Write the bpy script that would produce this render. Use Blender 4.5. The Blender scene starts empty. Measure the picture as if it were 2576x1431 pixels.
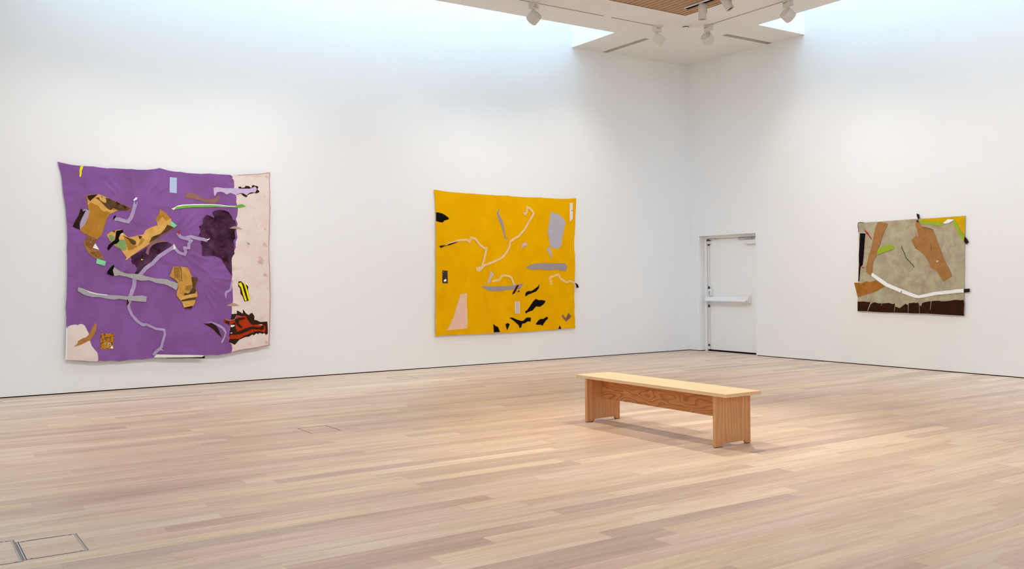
import bpy, bmesh, math, random
from mathutils import Vector, Matrix, noise, geometry

C = bpy.context.scene.collection
SC = bpy.context.scene
random.seed(7)

# ------------------------------------------------------------------ camera
def make_camera():
    yaw, pitch, roll = math.radians(33.75040), math.radians(-0.455084), math.radians(-0.499396)
    F = Vector((math.sin(yaw)*math.cos(pitch), math.cos(yaw)*math.cos(pitch), math.sin(pitch)))
    r = Vector((math.cos(yaw), -math.sin(yaw), 0.0)); u = r.cross(F)
    c, s = math.cos(roll), math.sin(roll)
    R = c*r + s*u; U = -s*r + c*u
    cam = bpy.data.objects.new('camera', bpy.data.cameras.new('camera'))
    M = Matrix((R, U, -F)).transposed().to_4x4()
    M.translation = Vector((-13.3665, -13.58137, 1.5))
    cam.matrix_world = M
    cam.data.sensor_width = 36.0; cam.data.sensor_fit = 'HORIZONTAL'
    cam.data.lens = 36.0*2341.87/2576.0
    cam.data.clip_start = .05; cam.data.clip_end = 200
    C.objects.link(cam); SC.camera = cam
make_camera()

# ------------------------------------------------------------------ light and exposure
SKY, SPOT, WASH_LEFT, WASH_RIGHT, BENCH, HALL, FAR_LEFT, FAR_RIGHT = 8.7, .28, .15, .07, 1.55, 1.15, .62, .84
w = bpy.data.worlds.new('sky'); SC.world = w; w.use_nodes = True
bg = w.node_tree.nodes['Background']
bg.inputs['Color'].default_value = (.455, .705, 1.0, 1); bg.inputs['Strength'].default_value = SKY
SC.view_settings.view_transform = 'Standard'; SC.view_settings.look = 'None'
SC.view_settings.exposure = 0.07; SC.view_settings.gamma = 1.0; SC.view_settings.use_curve_mapping = False
cy = SC.cycles
cy.max_bounces = 10; cy.diffuse_bounces = 7; cy.glossy_bounces = 3; cy.transparent_max_bounces = 8
cy.sample_clamp_indirect = 6.0; cy.use_denoising = True; cy.caustics_reflective = False; cy.caustics_refractive = False
cy.blur_glossy = 1.0

ROOM_X, ROOM_Y, HC, TOP = -19.0, -19.0, 5.70, 8.4      # room reaches back behind the camera
WELL_L = (-12.0, -2.92, -1.208, 0.0)                   # x0 x1 y0 y1 of the roof light along the left wall
WELL_R = (-1.191, 0.0, -16.1, -2.864)
WELL_B = (-16.1, -2.92, ROOM_Y, ROOM_Y+2.6)  # unseen roof light added behind the camera, widened for more ambient light
WELL_S = (ROOM_X, ROOM_X+2.6, -16.1, -2.9)  # likewise an added, unseen roof light to brighten the room
def portal(x0, x1, y0, y1):
    l = bpy.data.lights.new('roof_light_portal', 'AREA'); l.shape = 'RECTANGLE'
    l.size = x1-x0; l.size_y = y1-y0; l.cycles.is_portal = True
    o = bpy.data.objects.new('roof_light_portal', l); C.objects.link(o)
    o.location = ((x0+x1)/2, (y0+y1)/2, TOP-.02)
for q in (WELL_L, WELL_R, WELL_B, WELL_S): portal(*q)

# ------------------------------------------------------------------ helpers
def lin(c):
    f = lambda v: v/12.92 if v <= .04045 else ((v+.055)/1.055)**2.4
    return tuple(f(v/255.0) for v in c) + (1.0,)
def tag(o, label=None, cat=None, group=None, kind=None):
    if label: o['label'] = label
    if cat: o['category'] = cat
    if group: o['group'] = group
    if kind: o['kind'] = kind
    return o
def thing(name, label, cat, loc=(0, 0, 0), group=None):
    o = bpy.data.objects.new(name, None); C.objects.link(o); o.location = loc
    o.empty_display_size = .1
    return tag(o, label, cat, group)
def link_mesh(name, me, mats, parent=None, smooth=False):
    o = bpy.data.objects.new(name, me); C.objects.link(o)
    for m in (mats if isinstance(mats, (list, tuple)) else [mats]): me.materials.append(m)
    if smooth:
        for p in me.polygons: p.use_smooth = True
    if parent is not None:
        o.parent = parent
        wm = Matrix.Translation(parent.location) if parent.parent is None else parent.parent.matrix_local @ parent.matrix_local
        o.matrix_parent_inverse = wm.inverted() if parent.type == 'EMPTY' and parent.parent is None else Matrix()
    return o
class MB:
    """collects shapes, given in world metres, into one mesh"""
    def __init__(s): s.bm = bmesh.new()
    def box(s, x0, x1, y0, y1, z0, z1, bev=0.0, mi=0):
        b = bmesh.new()
        vs = [b.verts.new((x, y, z)) for z in (z0, z1) for y in (y0, y1) for x in (x0, x1)]
        for f in ((0, 2, 3, 1), (4, 5, 7, 6), (0, 1, 5, 4), (2, 6, 7, 3), (0, 4, 6, 2), (1, 3, 7, 5)):
            b.faces.new([vs[i] for i in f])
        if bev: bmesh.ops.bevel(b, geom=b.edges[:], offset=bev, segments=2, affect='EDGES', profile=.5)
        for f in b.faces: f.material_index = mi
        s.merge(b); return s
    def prism(s, pts, d, mi=0, bev=0.0):
        """pts: 3-d polygon, d: extrusion vector"""
        b = bmesh.new(); d = Vector(d)
        a = [b.verts.new(p) for p in pts]; c = [b.verts.new(Vector(p)+d) for p in pts]; n = len(a)
        b.faces.new(a); b.faces.new(c[::-1])
        for i in range(n): b.faces.new((a[i], c[i], c[(i+1) % n], a[(i+1) % n]))
        bmesh.ops.recalc_face_normals(b, faces=b.faces[:])
        if bev: bmesh.ops.bevel(b, geom=b.edges[:], offset=bev, segments=2, affect='EDGES')
        for f in b.faces: f.material_index = mi
        s.merge(b); return s
    def lathe(s, prof, origin, axis, n=36, mi=0):
        """prof: (radius, height along axis)"""
        ax = Vector(axis).normalized(); q = ax.to_track_quat('Z', 'Y').to_matrix().to_4x4(); q.translation = Vector(origin)
        b = bmesh.new(); rings = []
        for r, h in prof:
            if r < 1e-6: rings.append([b.verts.new((0, 0, h))])
            else: rings.append([b.verts.new((r*math.cos(t*2*math.pi/n), r*math.sin(t*2*math.pi/n), h)) for t in range(n)])
        for A, B in zip(rings, rings[1:]):
            for i in range(n):
                j = (i+1) % n
                vs = [A[i % len(A)], A[j % len(A)], B[j % len(B)], B[i % len(B)]]
                u = []
                for v in vs:
                    if v not in u: u.append(v)
                if len(u) > 2: b.faces.new(u)
        bmesh.ops.transform(b, matrix=q, verts=b.verts[:])
        bmesh.ops.recalc_face_normals(b, faces=b.faces[:])
        for f in b.faces: f.material_index = mi; f.smooth = True
        s.merge(b); return s
    def tube(s, p0, p1, r, n=14, mi=0):
        p0, p1 = Vector(p0), Vector(p1); h = (p1-p0).length
        return s.lathe([(0, 0), (r*.9, 0), (r, .1*r), (r, h-.1*r), (r*.9, h), (0, h)], p0, p1-p0, n, mi)
    def quad(s, *p, mi=0):
        f = s.bm.faces.new([s.bm.verts.new(q) for q in p]); f.material_index = mi; return s
    def merge(s, b):
        me = bpy.data.meshes.new('tmp'); b.to_mesh(me); s.bm.from_mesh(me); bpy.data.meshes.remove(me); b.free()
    def build(s, name, mats, parent=None, smooth=False, autosmooth=None):
        me = bpy.data.meshes.new(name); s.bm.to_mesh(me); s.bm.free()
        o = link_mesh(name, me, mats, parent)
        if autosmooth:
            for p in me.polygons: p.use_smooth = True
            me.set_sharp_from_angle(angle=math.radians(autosmooth))
        return o

# ------------------------------------------------------------------ materials
def mat(name, col, rough=.6, spec=.3, metal=0.0):
    m = bpy.data.materials.new(name); m.use_nodes = True
    b = m.node_tree.nodes['Principled BSDF']
    b.inputs['Base Color'].default_value = col if len(col) == 4 else lin(col)
    b.inputs['Roughness'].default_value = rough; b.inputs['Specular IOR Level'].default_value = spec
    b.inputs['Metallic'].default_value = metal
    return m
class N:
    """short-hand for building node trees"""
    def __init__(s, m): s.t = m.node_tree; s.b = s.t.nodes['Principled BSDF']
    def new(s, kind, **kw):
        n = s.t.nodes.new(kind)
        for k, v in kw.items(): setattr(n, k, v)
        return n
    def put(s, sock, v):
        if isinstance(v, bpy.types.NodeSocket): s.t.links.new(v, sock)
        else: sock.default_value = v
    def math(s, op, a, b=0.0, c=None, clamp=False):
        n = s.new('ShaderNodeMath', operation=op, use_clamp=clamp); s.put(n.inputs[0], a); s.put(n.inputs[1], b)
        if c is not None: s.put(n.inputs[2], c)
        return n.outputs[0]
    def pos(s):
        g = s.new('ShaderNodeNewGeometry'); x = s.new('ShaderNodeSeparateXYZ'); s.t.links.new(g.outputs['Position'], x.inputs[0])
        return g.outputs['Position'], x.outputs[0], x.outputs[1], x.outputs[2]
    def vec(s, x, y, z):
        n = s.new('ShaderNodeCombineXYZ')
        for i, v in enumerate((x, y, z)): s.put(n.inputs[i], v)
        return n.outputs[0]
    def noise(s, v, scale, detail=3.0, rough=.55, dist=0.0):
        n = s.new('ShaderNodeTexNoise'); s.put(n.inputs['Vector'], v); n.inputs['Scale'].default_value = scale
        n.inputs['Detail'].default_value = detail; n.inputs['Roughness'].default_value = rough; n.inputs['Distortion'].default_value = dist
        return n.outputs['Fac']
    def white(s, v):
        n = s.new('ShaderNodeTexWhiteNoise', noise_dimensions='3D'); s.put(n.inputs['Vector'], v); return n.outputs['Value']
    def ramp(s, f, stops, interp='LINEAR'):
        n = s.new('ShaderNodeValToRGB'); s.put(n.inputs[0], f); cr = n.color_ramp; cr.interpolation = interp
        while len(cr.elements) < len(stops): cr.elements.new(.5)
        for e, (p, c) in zip(cr.elements, stops): e.position = p; e.color = c if len(c) == 4 else lin(c)
        return n.outputs[0]
    def mix(s, f, a, b, mode='MIX'):
        n = s.new('ShaderNodeMix', data_type='RGBA', blend_type=mode); s.put(n.inputs[0], f); s.put(n.inputs[6], a); s.put(n.inputs[7], b)
        return n.outputs[2]
    def bump(s, h, strength=.2, dist=.01):
        n = s.new('ShaderNodeBump'); n.inputs['Strength'].default_value = strength; n.inputs['Distance'].default_value = dist
        s.put(n.inputs['Height'], h); s.t.links.new(n.outputs[0], s.b.inputs['Normal'])
    def color(s, v): s.put(s.b.inputs['Base Color'], v)

def wall_paint(name, col):
    m = mat(name, col, .75, .2); n = N(m); p, x, y, z = n.pos()
    n.bump(n.noise(p, 60, 2), .04, .002); return m
def floor_wood():
    m = mat('oak_boards', (210, 186, 163), .42, .35); n = N(m); p, x, y, z = n.pos()
    W = .148
    ry = n.math('DIVIDE', y, W); row = n.math('FLOOR', ry)
    r1 = n.white(n.vec(row, 3.3, 0)); r2 = n.white(n.vec(row, 9.1, 4))
    L = n.math('MULTIPLY_ADD', r2, 1.3, 1.3)
    xs = n.math('DIVIDE', n.math('MULTIPLY_ADD', r1, 9.7, x), L); col = n.math('FLOOR', xs)
    rnd = n.white(n.vec(row, col, 1)); rn2 = n.white(n.vec(row, col, 7))
    base = n.ramp(rnd, [(0, FLOORC[0]), (.13, FLOORC[1]), (.3, FLOORC[2]), (.5, FLOORC[3]), (.7, FLOORC[4]), (.86, FLOORC[5]), (1, FLOORC[6])])
    off = n.math('MULTIPLY', rn2, 40.0)
    gv = n.vec(n.math('MULTIPLY_ADD', x, 1.1, off), n.math('MULTIPLY', y, 17.0), off)
    g1 = n.noise(gv, 1.6, 6, .6, .35)
    gv2 = n.vec(n.math('MULTIPLY_ADD', x, .5, off), n.math('MULTIPLY', y, 5.0), rn2)
    g2 = n.noise(gv2, 1.3, 3, .5, .2)
    c = n.mix(n.math('MULTIPLY_ADD', g1, 1.9, -.72, clamp=True), base, n.mix(1.0, base, lin((226, 211, 200)), 'MULTIPLY'))
    c = n.mix(n.math('MULTIPLY', n.math('MULTIPLY_ADD', g2, 3.0, -1.35, clamp=True), .7), c, n.mix(1.0, c, lin((226, 214, 208)), 'MULTIPLY'))
    # rare dark knots and mineral streaks
    kv = n.vec(n.math('MULTIPLY_ADD', x, 1.3, off), n.math('MULTIPLY', y, 6.0), 0.0)
    k = n.noise(kv, .9, 2, .5, .4)
    c = n.mix(n.math('MULTIPLY', n.math('MULTIPLY_ADD', k, 9.0, -6.3, clamp=True), .45), c, lin((140, 118, 104)))
    fy = n.math('FRACT', ry); fx = n.math('FRACT', xs)
    sy = n.math('MINIMUM', fy, n.math('SUBTRACT', 1.0, fy)); sx = n.math('MULTIPLY', n.math('MINIMUM', fx, n.math('SUBTRACT', 1.0, fx)), L)
    seam = n.math('MAXIMUM', n.math('LESS_THAN', sy, .0075), n.math('LESS_THAN', sx, .0012))
    c = n.mix(n.math('MULTIPLY', seam, .32), c, lin((120, 92, 74)))
    n.color(c)
    n.put(n.b.inputs['Roughness'], n.math('MULTIPLY_ADD', g1, .16, .36))
    n.bump(n.math('SUBTRACT', g1, n.math('MULTIPLY', seam, 1.5)), .05, .002)
    return m
def pine(name, axis, light, dark, ring=9.0, swirl=2.2, amount=.8, scale=6.0, along=.2, seed=0.0):
    """planed pine: axis is the direction of the grain; growth rings are the contour lines of a stretched noise"""
    m = mat(name, light, .5, .3); n = N(m); p, x, y, z = n.pos()
    k = [1.0, 1.0, 1.0]; k[axis] = along
    v = n.vec(n.math('MULTIPLY_ADD', x, k[0], seed), n.math('MULTIPLY', y, k[1]), n.math('MULTIPLY', z, k[2]))
    d = n.noise(v, scale, 1.6, .45, .25)
    base = n.math('ADD', z, n.math('MULTIPLY', x, .7)) if axis == 1 else x if axis == 2 else y
    f = n.math('FRACT', n.math('MULTIPLY_ADD', d, swirl, n.math('MULTIPLY', base, ring)))
    tri = n.math('POWER', f, 2.2)
    tri = n.math('MULTIPLY', tri, n.math('MULTIPLY_ADD', f, -9.0, 9.0, clamp=True))
    k2 = [70.0, 70.0, 70.0]; k2[axis] = 2.5
    fine = n.noise(n.vec(n.math('MULTIPLY', x, k2[0]), n.math('MULTIPLY', y, k2[1]), n.math('MULTIPLY', z, k2[2])), 1.0, 4, .6)
    tone = n.noise(v, scale*.5, 2, .5)
    c = n.mix(n.math('MULTIPLY', n.math('MULTIPLY', tri, amount), n.math('MULTIPLY_ADD', tone, 1.6, .1, clamp=True)), lin(light), lin(dark))
    c = n.mix(n.math('MULTIPLY_ADD', fine, .9, -.25, clamp=True), c, n.mix(1.0, c, lin((232, 214, 196)), 'MULTIPLY'))
    n.color(c); n.bump(fine, .05, .001); return m
def fabric(name, col, blotch=None, amt=.6, scale=4.0, weave=.25, rough=.9, det=4, speck=None, alpha=1.0):
    m = mat(name, col, rough, .04); n = N(m); p, x, y, z = n.pos()
    m.node_tree.nodes['Principled BSDF'].inputs['Sheen Weight'].default_value = 0.0
    m.node_tree.nodes['Principled BSDF'].inputs['Alpha'].default_value = alpha
    c = lin(col)
    if blotch:
        f = n.noise(p, scale, det, .6, .4)
        c = n.mix(n.math('MULTIPLY', n.math('MULTIPLY_ADD', f, 3.2, -1.15, clamp=True), amt), c, lin(blotch))
    if speck:
        f2 = n.noise(p, speck[1], 2, .6)
        c = n.mix(n.math('MULTIPLY_ADD', f2, speck[2], -speck[2]*speck[3], clamp=True), c, lin(speck[0]))
    n.color(c)
    if weave:
        a = n.math('SINE', n.math('MULTIPLY', n.math('ADD', x, y), 900.0)); b = n.math('SINE', n.math('MULTIPLY', z, 900.0))
        big = n.noise(p, 9.0, 3, .6)
        n.bump(n.math('MULTIPLY_ADD', n.math('MULTIPLY', a, b), .06, big), weave, .008)
    return m
FLOORC = [(191, 167, 149), (208, 181, 157), (219, 196, 164), (213, 185, 166), (223, 201, 173), (200, 173, 152), (230, 211, 184)]
WHITE = wall_paint('white_wall_paint', (238, 237, 234))
CEIL = wall_paint('white_ceiling_paint', (236, 233, 228))
OAK = floor_wood()
BLACK = mat('shadow_gap_black', (10, 8, 6), .9, .05)
DARKMETAL = mat('dark_metal', (60, 54, 48), .5, .3)
STEEL = mat('satin_steel', (190, 190, 188), .35, .5, .9)
ALU = mat('aluminium_edge', (176, 178, 178), .45, .5, .55)
WHITEMETAL = mat('white_enamel', (232, 230, 228), .4, .4)
LAMPWHITE = mat('lamp_enamel', (216, 209, 202), .45, .3)
GRAYENAMEL = mat('gray_enamel', (205, 196, 190), .45, .4)
DOORPAINT = mat('door_paint', (240, 239, 235), .5, .3)
INK = mat('label_ink', (60, 52, 46), .7, .1)
SLIT = mat('track_slit', (70, 58, 48), .7, .2)
# ------------------------------------------------------------------ the room
def sheet_with_holes(mb, x0, x1, y0, y1, holes, z, up=True):
    xs = sorted({x0, x1, *[h[0] for h in holes], *[h[1] for h in holes]}); ys = sorted({y0, y1, *[h[2] for h in holes], *[h[3] for h in holes]})
    xs = [v for v in xs if x0 <= v <= x1]; ys = [v for v in ys if y0 <= v <= y1]
    for a, b in zip(xs, xs[1:]):
        for c, d in zip(ys, ys[1:]):
            mx, my = (a+b)/2, (c+d)/2
            if any(h[0] < mx < h[1] and h[2] < my < h[3] for h in holes): continue
            q = [(a, c, z), (b, c, z), (b, d, z), (a, d, z)]
            mb.quad(*(q if up else q[::-1]))
HATCHES = {   # x0 x1 y0 y1 of every opening cut into the floor
 'near_a': (-12.785, -12.462, -7.965, -7.545), 'near_b': (-13.11, -12.787, -7.985, -7.485),
 'middle': (-9.985, -9.675, -4.99, -4.61), 'far': (-7.135, -6.80, -1.225, -.80), 'corner': (-1.45, -.245, -2.86, -1.84)}
f = MB(); sheet_with_holes(f, ROOM_X, .35, ROOM_Y, .35, list(HATCHES.values()), 0.0)
tag(f.build('floor', OAK), kind='structure')

GAP = .014
wl = MB().box(ROOM_X-.3, .3, 0, .3, GAP, TOP)
tag(wl.build('wall_left', WHITE), kind='structure')
DY0, DY1, DZ = -1.727, -.281, 2.279
wr = MB().box(0, .15, ROOM_Y-.3, DY0, GAP, TOP).box(0, .15, DY1, .0, GAP, TOP).box(0, .15, DY0, DY1, DZ, TOP)
tag(wr.build('wall_right', WHITE), kind='structure')
tag(MB().box(ROOM_X-.3, .3, ROOM_Y-.3, ROOM_Y, 0, TOP).build('wall_back', WHITE), kind='structure')
tag(MB().box(ROOM_X-.3, ROOM_X, ROOM_Y, 0, 0, TOP).build('wall_side', WHITE), kind='structure')
tag(MB().box(ROOM_X, .29, .03, .06, -.01, GAP+.02).build('gap_shade_left', BLACK), kind='structure')  # black strip painting the shade in the recess below the wall
b = MB().box(.03, .06, ROOM_Y, DY0-.0005, -.01, GAP+.02).box(.03, .06, DY1+.0005, .03, -.01, GAP+.02)
b.box(.06, .149, DY1+.001, DY1+.05, -.01, GAP-.0005)  # unseen fill added to stop light leaking under the jamb
tag(b.build('gap_shade_right', BLACK), kind='structure')  # same black stand-in for the shade under the right wall

WOOD = (-16.2, -2.62, -16.2, -2.618)
SLOT_A = (-2.225, -2.105, -1.195, -.012); SLOT_B = (-1.195, -.012, -2.178, -2.05)
ce = MB()
sheet_with_holes(ce, ROOM_X, .1, ROOM_Y, .1, [WELL_L, WELL_R, WELL_B, WELL_S, WOOD, SLOT_A, SLOT_B], HC, up=False)
def shaft(mb, h, z0, z1, cap=False, skip='', mi=0):
    x0, x1, y0, y1 = h
    if 'w' not in skip: mb.quad((x0, y0, z0), (x0, y1, z0), (x0, y1, z1), (x0, y0, z1), mi=mi)
    if 'e' not in skip: mb.quad((x1, y1, z0), (x1, y0, z0), (x1, y0, z1), (x1, y1, z1), mi=mi)
    if 's' not in skip: mb.quad((x1, y0, z0), (x0, y0, z0), (x0, y0, z1), (x1, y0, z1), mi=mi)
    if 'n' not in skip: mb.quad((x0, y1, z0), (x1, y1, z0), (x1, y1, z1), (x0, y1, z1), mi=mi)
    if cap: mb.quad((x0, y0, z1), (x0, y1, z1), (x1, y1, z1), (x1, y0, z1), mi=mi)
shaft(ce, WELL_L, HC, TOP, skip='n'); shaft(ce, WELL_R, HC, TOP, skip='e'); shaft(ce, WELL_B, HC, TOP, skip='s'); shaft(ce, WELL_S, HC, TOP, skip='w')
shaft(ce, SLOT_A, HC, HC+.07, True, mi=1); shaft(ce, SLOT_B, HC, HC+.07, True, mi=1)
tag(ce.build('ceiling', [CEIL, mat('slot_lining_gray', (212, 205, 198), .8, .1)]), kind='structure')
# slatted timber panel let into the white ceiling
bk = MB(); bk.box(WOOD[0]-.02, WOOD[1]+.02, WOOD[2]-.02, WOOD[3]+.02, HC+.06, HC+.1)
tag(bk.build('ceiling_backing', mat('slat_backing', (66, 40, 18), .9, .05)), kind='structure')
SLATW = pine('slat_timber', 1, (192, 153, 110), (164, 122, 80), 30, 4, .6)
PITCH, TRX = .0945, (-2.992, -2.922)
sl = MB(); x = WOOD[1]-.012; k = 0
while x-PITCH > WOOD[0]:
    x1, x0 = x, x-PITCH+.019
    y1 = WOOD[3]-.012
    sl.box(x0, x1, WOOD[2]+.012, y1, HC+.001, HC+.03)
    x -= PITCH
tag(sl.build('ceiling_slats', SLATW), kind='structure')
tr = MB()
for q in ((WOOD[0], WOOD[1], WOOD[3]-.012, WOOD[3]), (WOOD[0], WOOD[1], WOOD[2], WOOD[2]+.012), (WOOD[0], WOOD[0]+.012, WOOD[2]+.012, WOOD[3]-.012), (WOOD[1]-.012, WOOD[1], WOOD[2]+.012, WOOD[3]-.012)):
    tr.box(q[0], q[1], q[2], q[3], HC-.002, HC+.05)
tag(tr.build('trim_1', mat('bronze_trim', (122, 92, 62), .5, .3)), kind='structure')

# ------------------------------------------------------------------ the door in the right-hand wall
dr = bpy.data.objects.new('door_1', None); C.objects.link(dr); dr.location = (.15, (DY0+DY1)/2, 0)
tag(dr, 'white flush fire door set back in the right-hand wall', 'door', kind='structure')
FX = .15
fr = MB().box(FX, FX+.09, DY1-.052, DY1+.06, 0, DZ+.05, .002).box(FX, FX+.09, DY0-.06, DY0+.05, 0, DZ+.05, .002).box(FX, FX+.09, DY0+.05, DY1-.052, DZ-.055, DZ+.05, .002)
fr.box(FX+.085, FX+.12, DY0-.06, DY1+.06, 0, DZ+.05)  # added backing panel, keeps sky light out of the door gaps
fr.build('door_frame', DOORPAINT, dr)
LX, LY0, LY1 = FX+.03, DY0+.055, DY1-.058
MB().box(LX, LX+.05, LY0, LY1, .03, DZ-.062, .002).build('door_leaf', DOORPAINT, dr)
MB().box(LX+.01, LX+.05, LY0-.02, LY1+.02, -.01, .03).build('threshold_gap', BLACK, dr)  # black block standing in for the shade under the leaf
# push bar: a sloping paddle between two brackets, standing proud of the leaf
pb = bpy.data.objects.new('push_bar', None); C.objects.link(pb); pb.parent = dr
BZ = 1.0
def prof(y, dz=0, s=1.0): return [(LX-.055, y, BZ+.075), (LX-.07, y, BZ+.08), (LX-.145, y, BZ+.005), (LX-.14, y, BZ-.012), (LX-.115, y, BZ-.012), (LX-.055, y, BZ+.04)]
ya, yb = LY1-.045, LY0+.245
def hw(mb, name, m, parent=dr, auto=35):
    o = mb.build(name, m, None, autosmooth=auto); o.parent = parent
    o.matrix_parent_inverse = Matrix.Translation(dr.location).inverted(); return o
pb.matrix_parent_inverse = Matrix.Translation(dr.location).inverted()
pb.location = (0, 0, 0)
def under(o, parent):
    o.parent = parent; o.matrix_parent_inverse = (Matrix.Translation(dr.location) @ pb.matrix_parent_inverse).inverted() if parent is pb else Matrix(); return o
o = MB().prism(prof(yb), (0, ya-yb, 0), bev=.003).build('push_rail', WHITEMETAL, None, autosmooth=40); under(o, pb)
for y0, y1 in ((yb-.035, yb-.002), (ya+.002, ya+.03)):
    br = [(LX+.001, y0, BZ+.115), (LX-.045, y0, BZ+.115), (LX-.125, y0, BZ+.035), (LX-.125, y0, BZ+.01), (LX-.06, y0, BZ-.045), (LX+.001, y0, BZ-.045)]
    o = MB().prism(br, (0, y1-y0, 0), bev=.004).build('bar_bracket', WHITEMETAL, None, autosmooth=40); under(o, pb)
ry = LY1-.045
hw(MB().tube((LX-.028, ry, BZ+.24), (LX-.028, ry, DZ-.19), .011), 'latch_rod', WHITEMETAL)
hw(MB().tube((LX-.028, ry, .14), (LX-.028, ry, BZ-.1), .011), 'latch_rod', WHITEMETAL)
lc = MB().box(LX-.035, LX+.001, LY1-.13, LY1-.006, BZ+.085, BZ+.235, .012)
hw(lc, 'lock_case', WHITEMETAL)
hw(MB().lathe([(0, 0), (.022, 0), (.024, .006), (.018, .016), (0, .016)], (LX-.034, LY1-.065, BZ+.17), (-1, 0, 0), 20).box(LX-.045, LX-.034, LY1-.071, LY1-.059, BZ+.115, BZ+.16, .002), 'key_cylinder', STEEL)
for z in (BZ+.235, BZ-.13):
    hw(MB().lathe([(0, 0), (.018, 0), (.02, .01), (.012, .05), (0, .05)], (LX-.028, ry, z), (0, 0, 1), 16), 'rod_collar', DARKMETAL)
hw(MB().box(LX-.045, LX+.001, ry-.028, ry+.026, DZ-.155, DZ-.1, .004).box(LX-.04, LX+.001, LY1-.2, ry-.03, DZ-.082, DZ-.064, .003), 'top_latch', WHITEMETAL)
hw(MB().lathe([(0, 0), (.016, 0), (.02, .012), (.02, .03), (0, .03)], (LX-.028, ry, DZ-.19), (0, 0, 1), 16).box(LX-.05, LX, ry-.03, ry+.035, DZ-.1, DZ-.072, .004), 'latch_bolt', DARKMETAL)
hw(MB().box(LX-.045, LX+.001, ry-.026, ry+.026, .04, .09, .004), 'bottom_latch', WHITEMETAL)
hw(MB().lathe([(0, 0), (.013, 0), (.018, .01), (.018, .035), (0, .035)], (LX-.028, ry, .1), (0, 0, 1), 16), 'rod_collar', DARKMETAL)
hw(MB().box(LX-.065, LX+.001, LY0+.02, LY0+.34, DZ-.19, DZ-.11, .006), 'door_closer', WHITEMETAL)
hw(MB().box(LX-.06, LX-.035, LY0+.17, LY0+.5, DZ-.082, DZ-.066, .003).box(LX-.05, LX-.03, LY0+.485, LY0+.515, DZ-.09, DZ-.06, .003).tube((LX-.045, LY0+.18, DZ-.11), (LX-.045, LY0+.18, DZ-.066), .016), 'closer_arm', STEEL)

# ------------------------------------------------------------------ floor hatches
GAP_LINE = mat('hatch_gap_line', (112, 88, 70), .6, .2)
def hatch(key, name, label, cat, edge, gap, catches=False, group=None):
    x0, x1, y0, y1 = HATCHES[key]
    t = thing(name, label, cat, ((x0+x1)/2, (y0+y1)/2, 0), group)
    fr = MB(); zt = .0012
    e = gap
    # sunk pan
    fr.quad((x0, y0, -.03), (x1, y0, -.03), (x1, y1, -.03), (x0, y1, -.03))
    shaft(fr, (x0, x1, y0, y1), -.03, 0.0)
    fr.build('sunk_pan', DARKMETAL, t)
    MB().box(x0+e, x1-e, y0+e*.6, y1-e*.6, -.02, -.001).build('lid', OAK, t)
    gap_line = MB(); w_ = .004 if not catches else .003
    gap_line.box(x0+e-w_, x1-e+w_, y1-e*.6, y1-e*.6+w_, -.02, .0004).box(x0+e-w_, x1-e+w_, y0+e*.6-w_, y0+e*.6, -.02, .0004)
    gap_line.box(x0+e-w_, x0+e, y0+e*.6, y1-e*.6, -.02, .0004).box(x1-e, x1-e+w_, y0+e*.6, y1-e*.6, -.02, .0004)
    gap_line.build('lid_gap_line', GAP_LINE, t)  # added edging whose dark colour stands for the shaded lid gap
    if catches:
        for a, b in ((x1-.016, x1-.009), (x0+.003, x0+.011)): MB().box(a, b, y0+.003, y1-.003, -.02, .0012).build('edge_strip', ALU, t)
        MB().box(x1-.0085, x1-.001, y0+.002, y1-.002, -.02, .0002).build('frame_edge', mat('bronze_edge', (150, 130, 114), .6, .2), t)
        for cx, sx in ((x0+e+.001, 1), (x1-e-.001, -1)):
            for c_y in (y0+.006, y1-.018):
                xa, xb = sorted((cx, cx+sx*.042))
                c = MB().box(xa, xb, c_y, c_y+.012, -.01, .001).build('corner_catch', ALU, t)
                MB().box((xa+xb)/2-.008, (xa+xb)/2+.008, c_y+.003, c_y+.009, 0, .0016).build('finger_slot', DARKMETAL, c)
    return t
hatch('near_a', 'floor_box', 'wood-lidded floor box with gray metal edges, nearest the bottom left, fully in view', 'floor box', True, .016, True, 'floor boxes at the lower left')
hatch('near_b', 'floor_box', 'wood-lidded floor box cut off by the left edge of the picture', 'floor box', True, .016, True, 'floor boxes at the lower left')
hatch('middle', 'floor_hatch', 'small square floor hatch flush with the boards, out in front of the purple hanging', 'floor hatch', False, .008, group='flush floor hatches')
hatch('far', 'floor_hatch', 'small square floor hatch close to the left wall, left of the yellow hanging', 'floor hatch', False, .006, group='flush floor hatches')
hatch('corner', 'floor_hatch', 'wide floor hatch flush with the boards in front of the white door', 'floor hatch', False, .006, group='flush floor hatches')

# ------------------------------------------------------------------ bench
P_SEAT_LIT = pine('pine_seat_lit', 1, (236, 204, 162), (222, 178, 126), 14, 5, .5, 7.0, .06)  # paler than the legs: light on the seat top is in the colour
P_LEG = pine('pine_leg', 2, (220, 166, 114), (186, 116, 68), 22, 7, .75, 6.0, .07, 3.1)
P_RAIL = pine('pine_rail', 1, (218, 152, 92), (158, 84, 36), 22, 14, 1.0, 7.0, .3, 1.7)
bx0, bx1, by0, by1 = -7.425, -6.985, -7.975, -5.875
bench = thing('bench', 'long pale pine bench with slab legs standing alone on the oak floor', 'bench', ((bx0+bx1)/2, (by0+by1)/2, 0))
zs = .448
MB().box(bx0, bx0+.219, by0, by1, zs, zs+.031, .002).build('seat_board', P_SEAT_LIT, bench)
MB().box(bx1-.219, bx1, by0, by1, zs, zs+.031, .002).build('seat_board', P_SEAT_LIT, bench)
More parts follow.
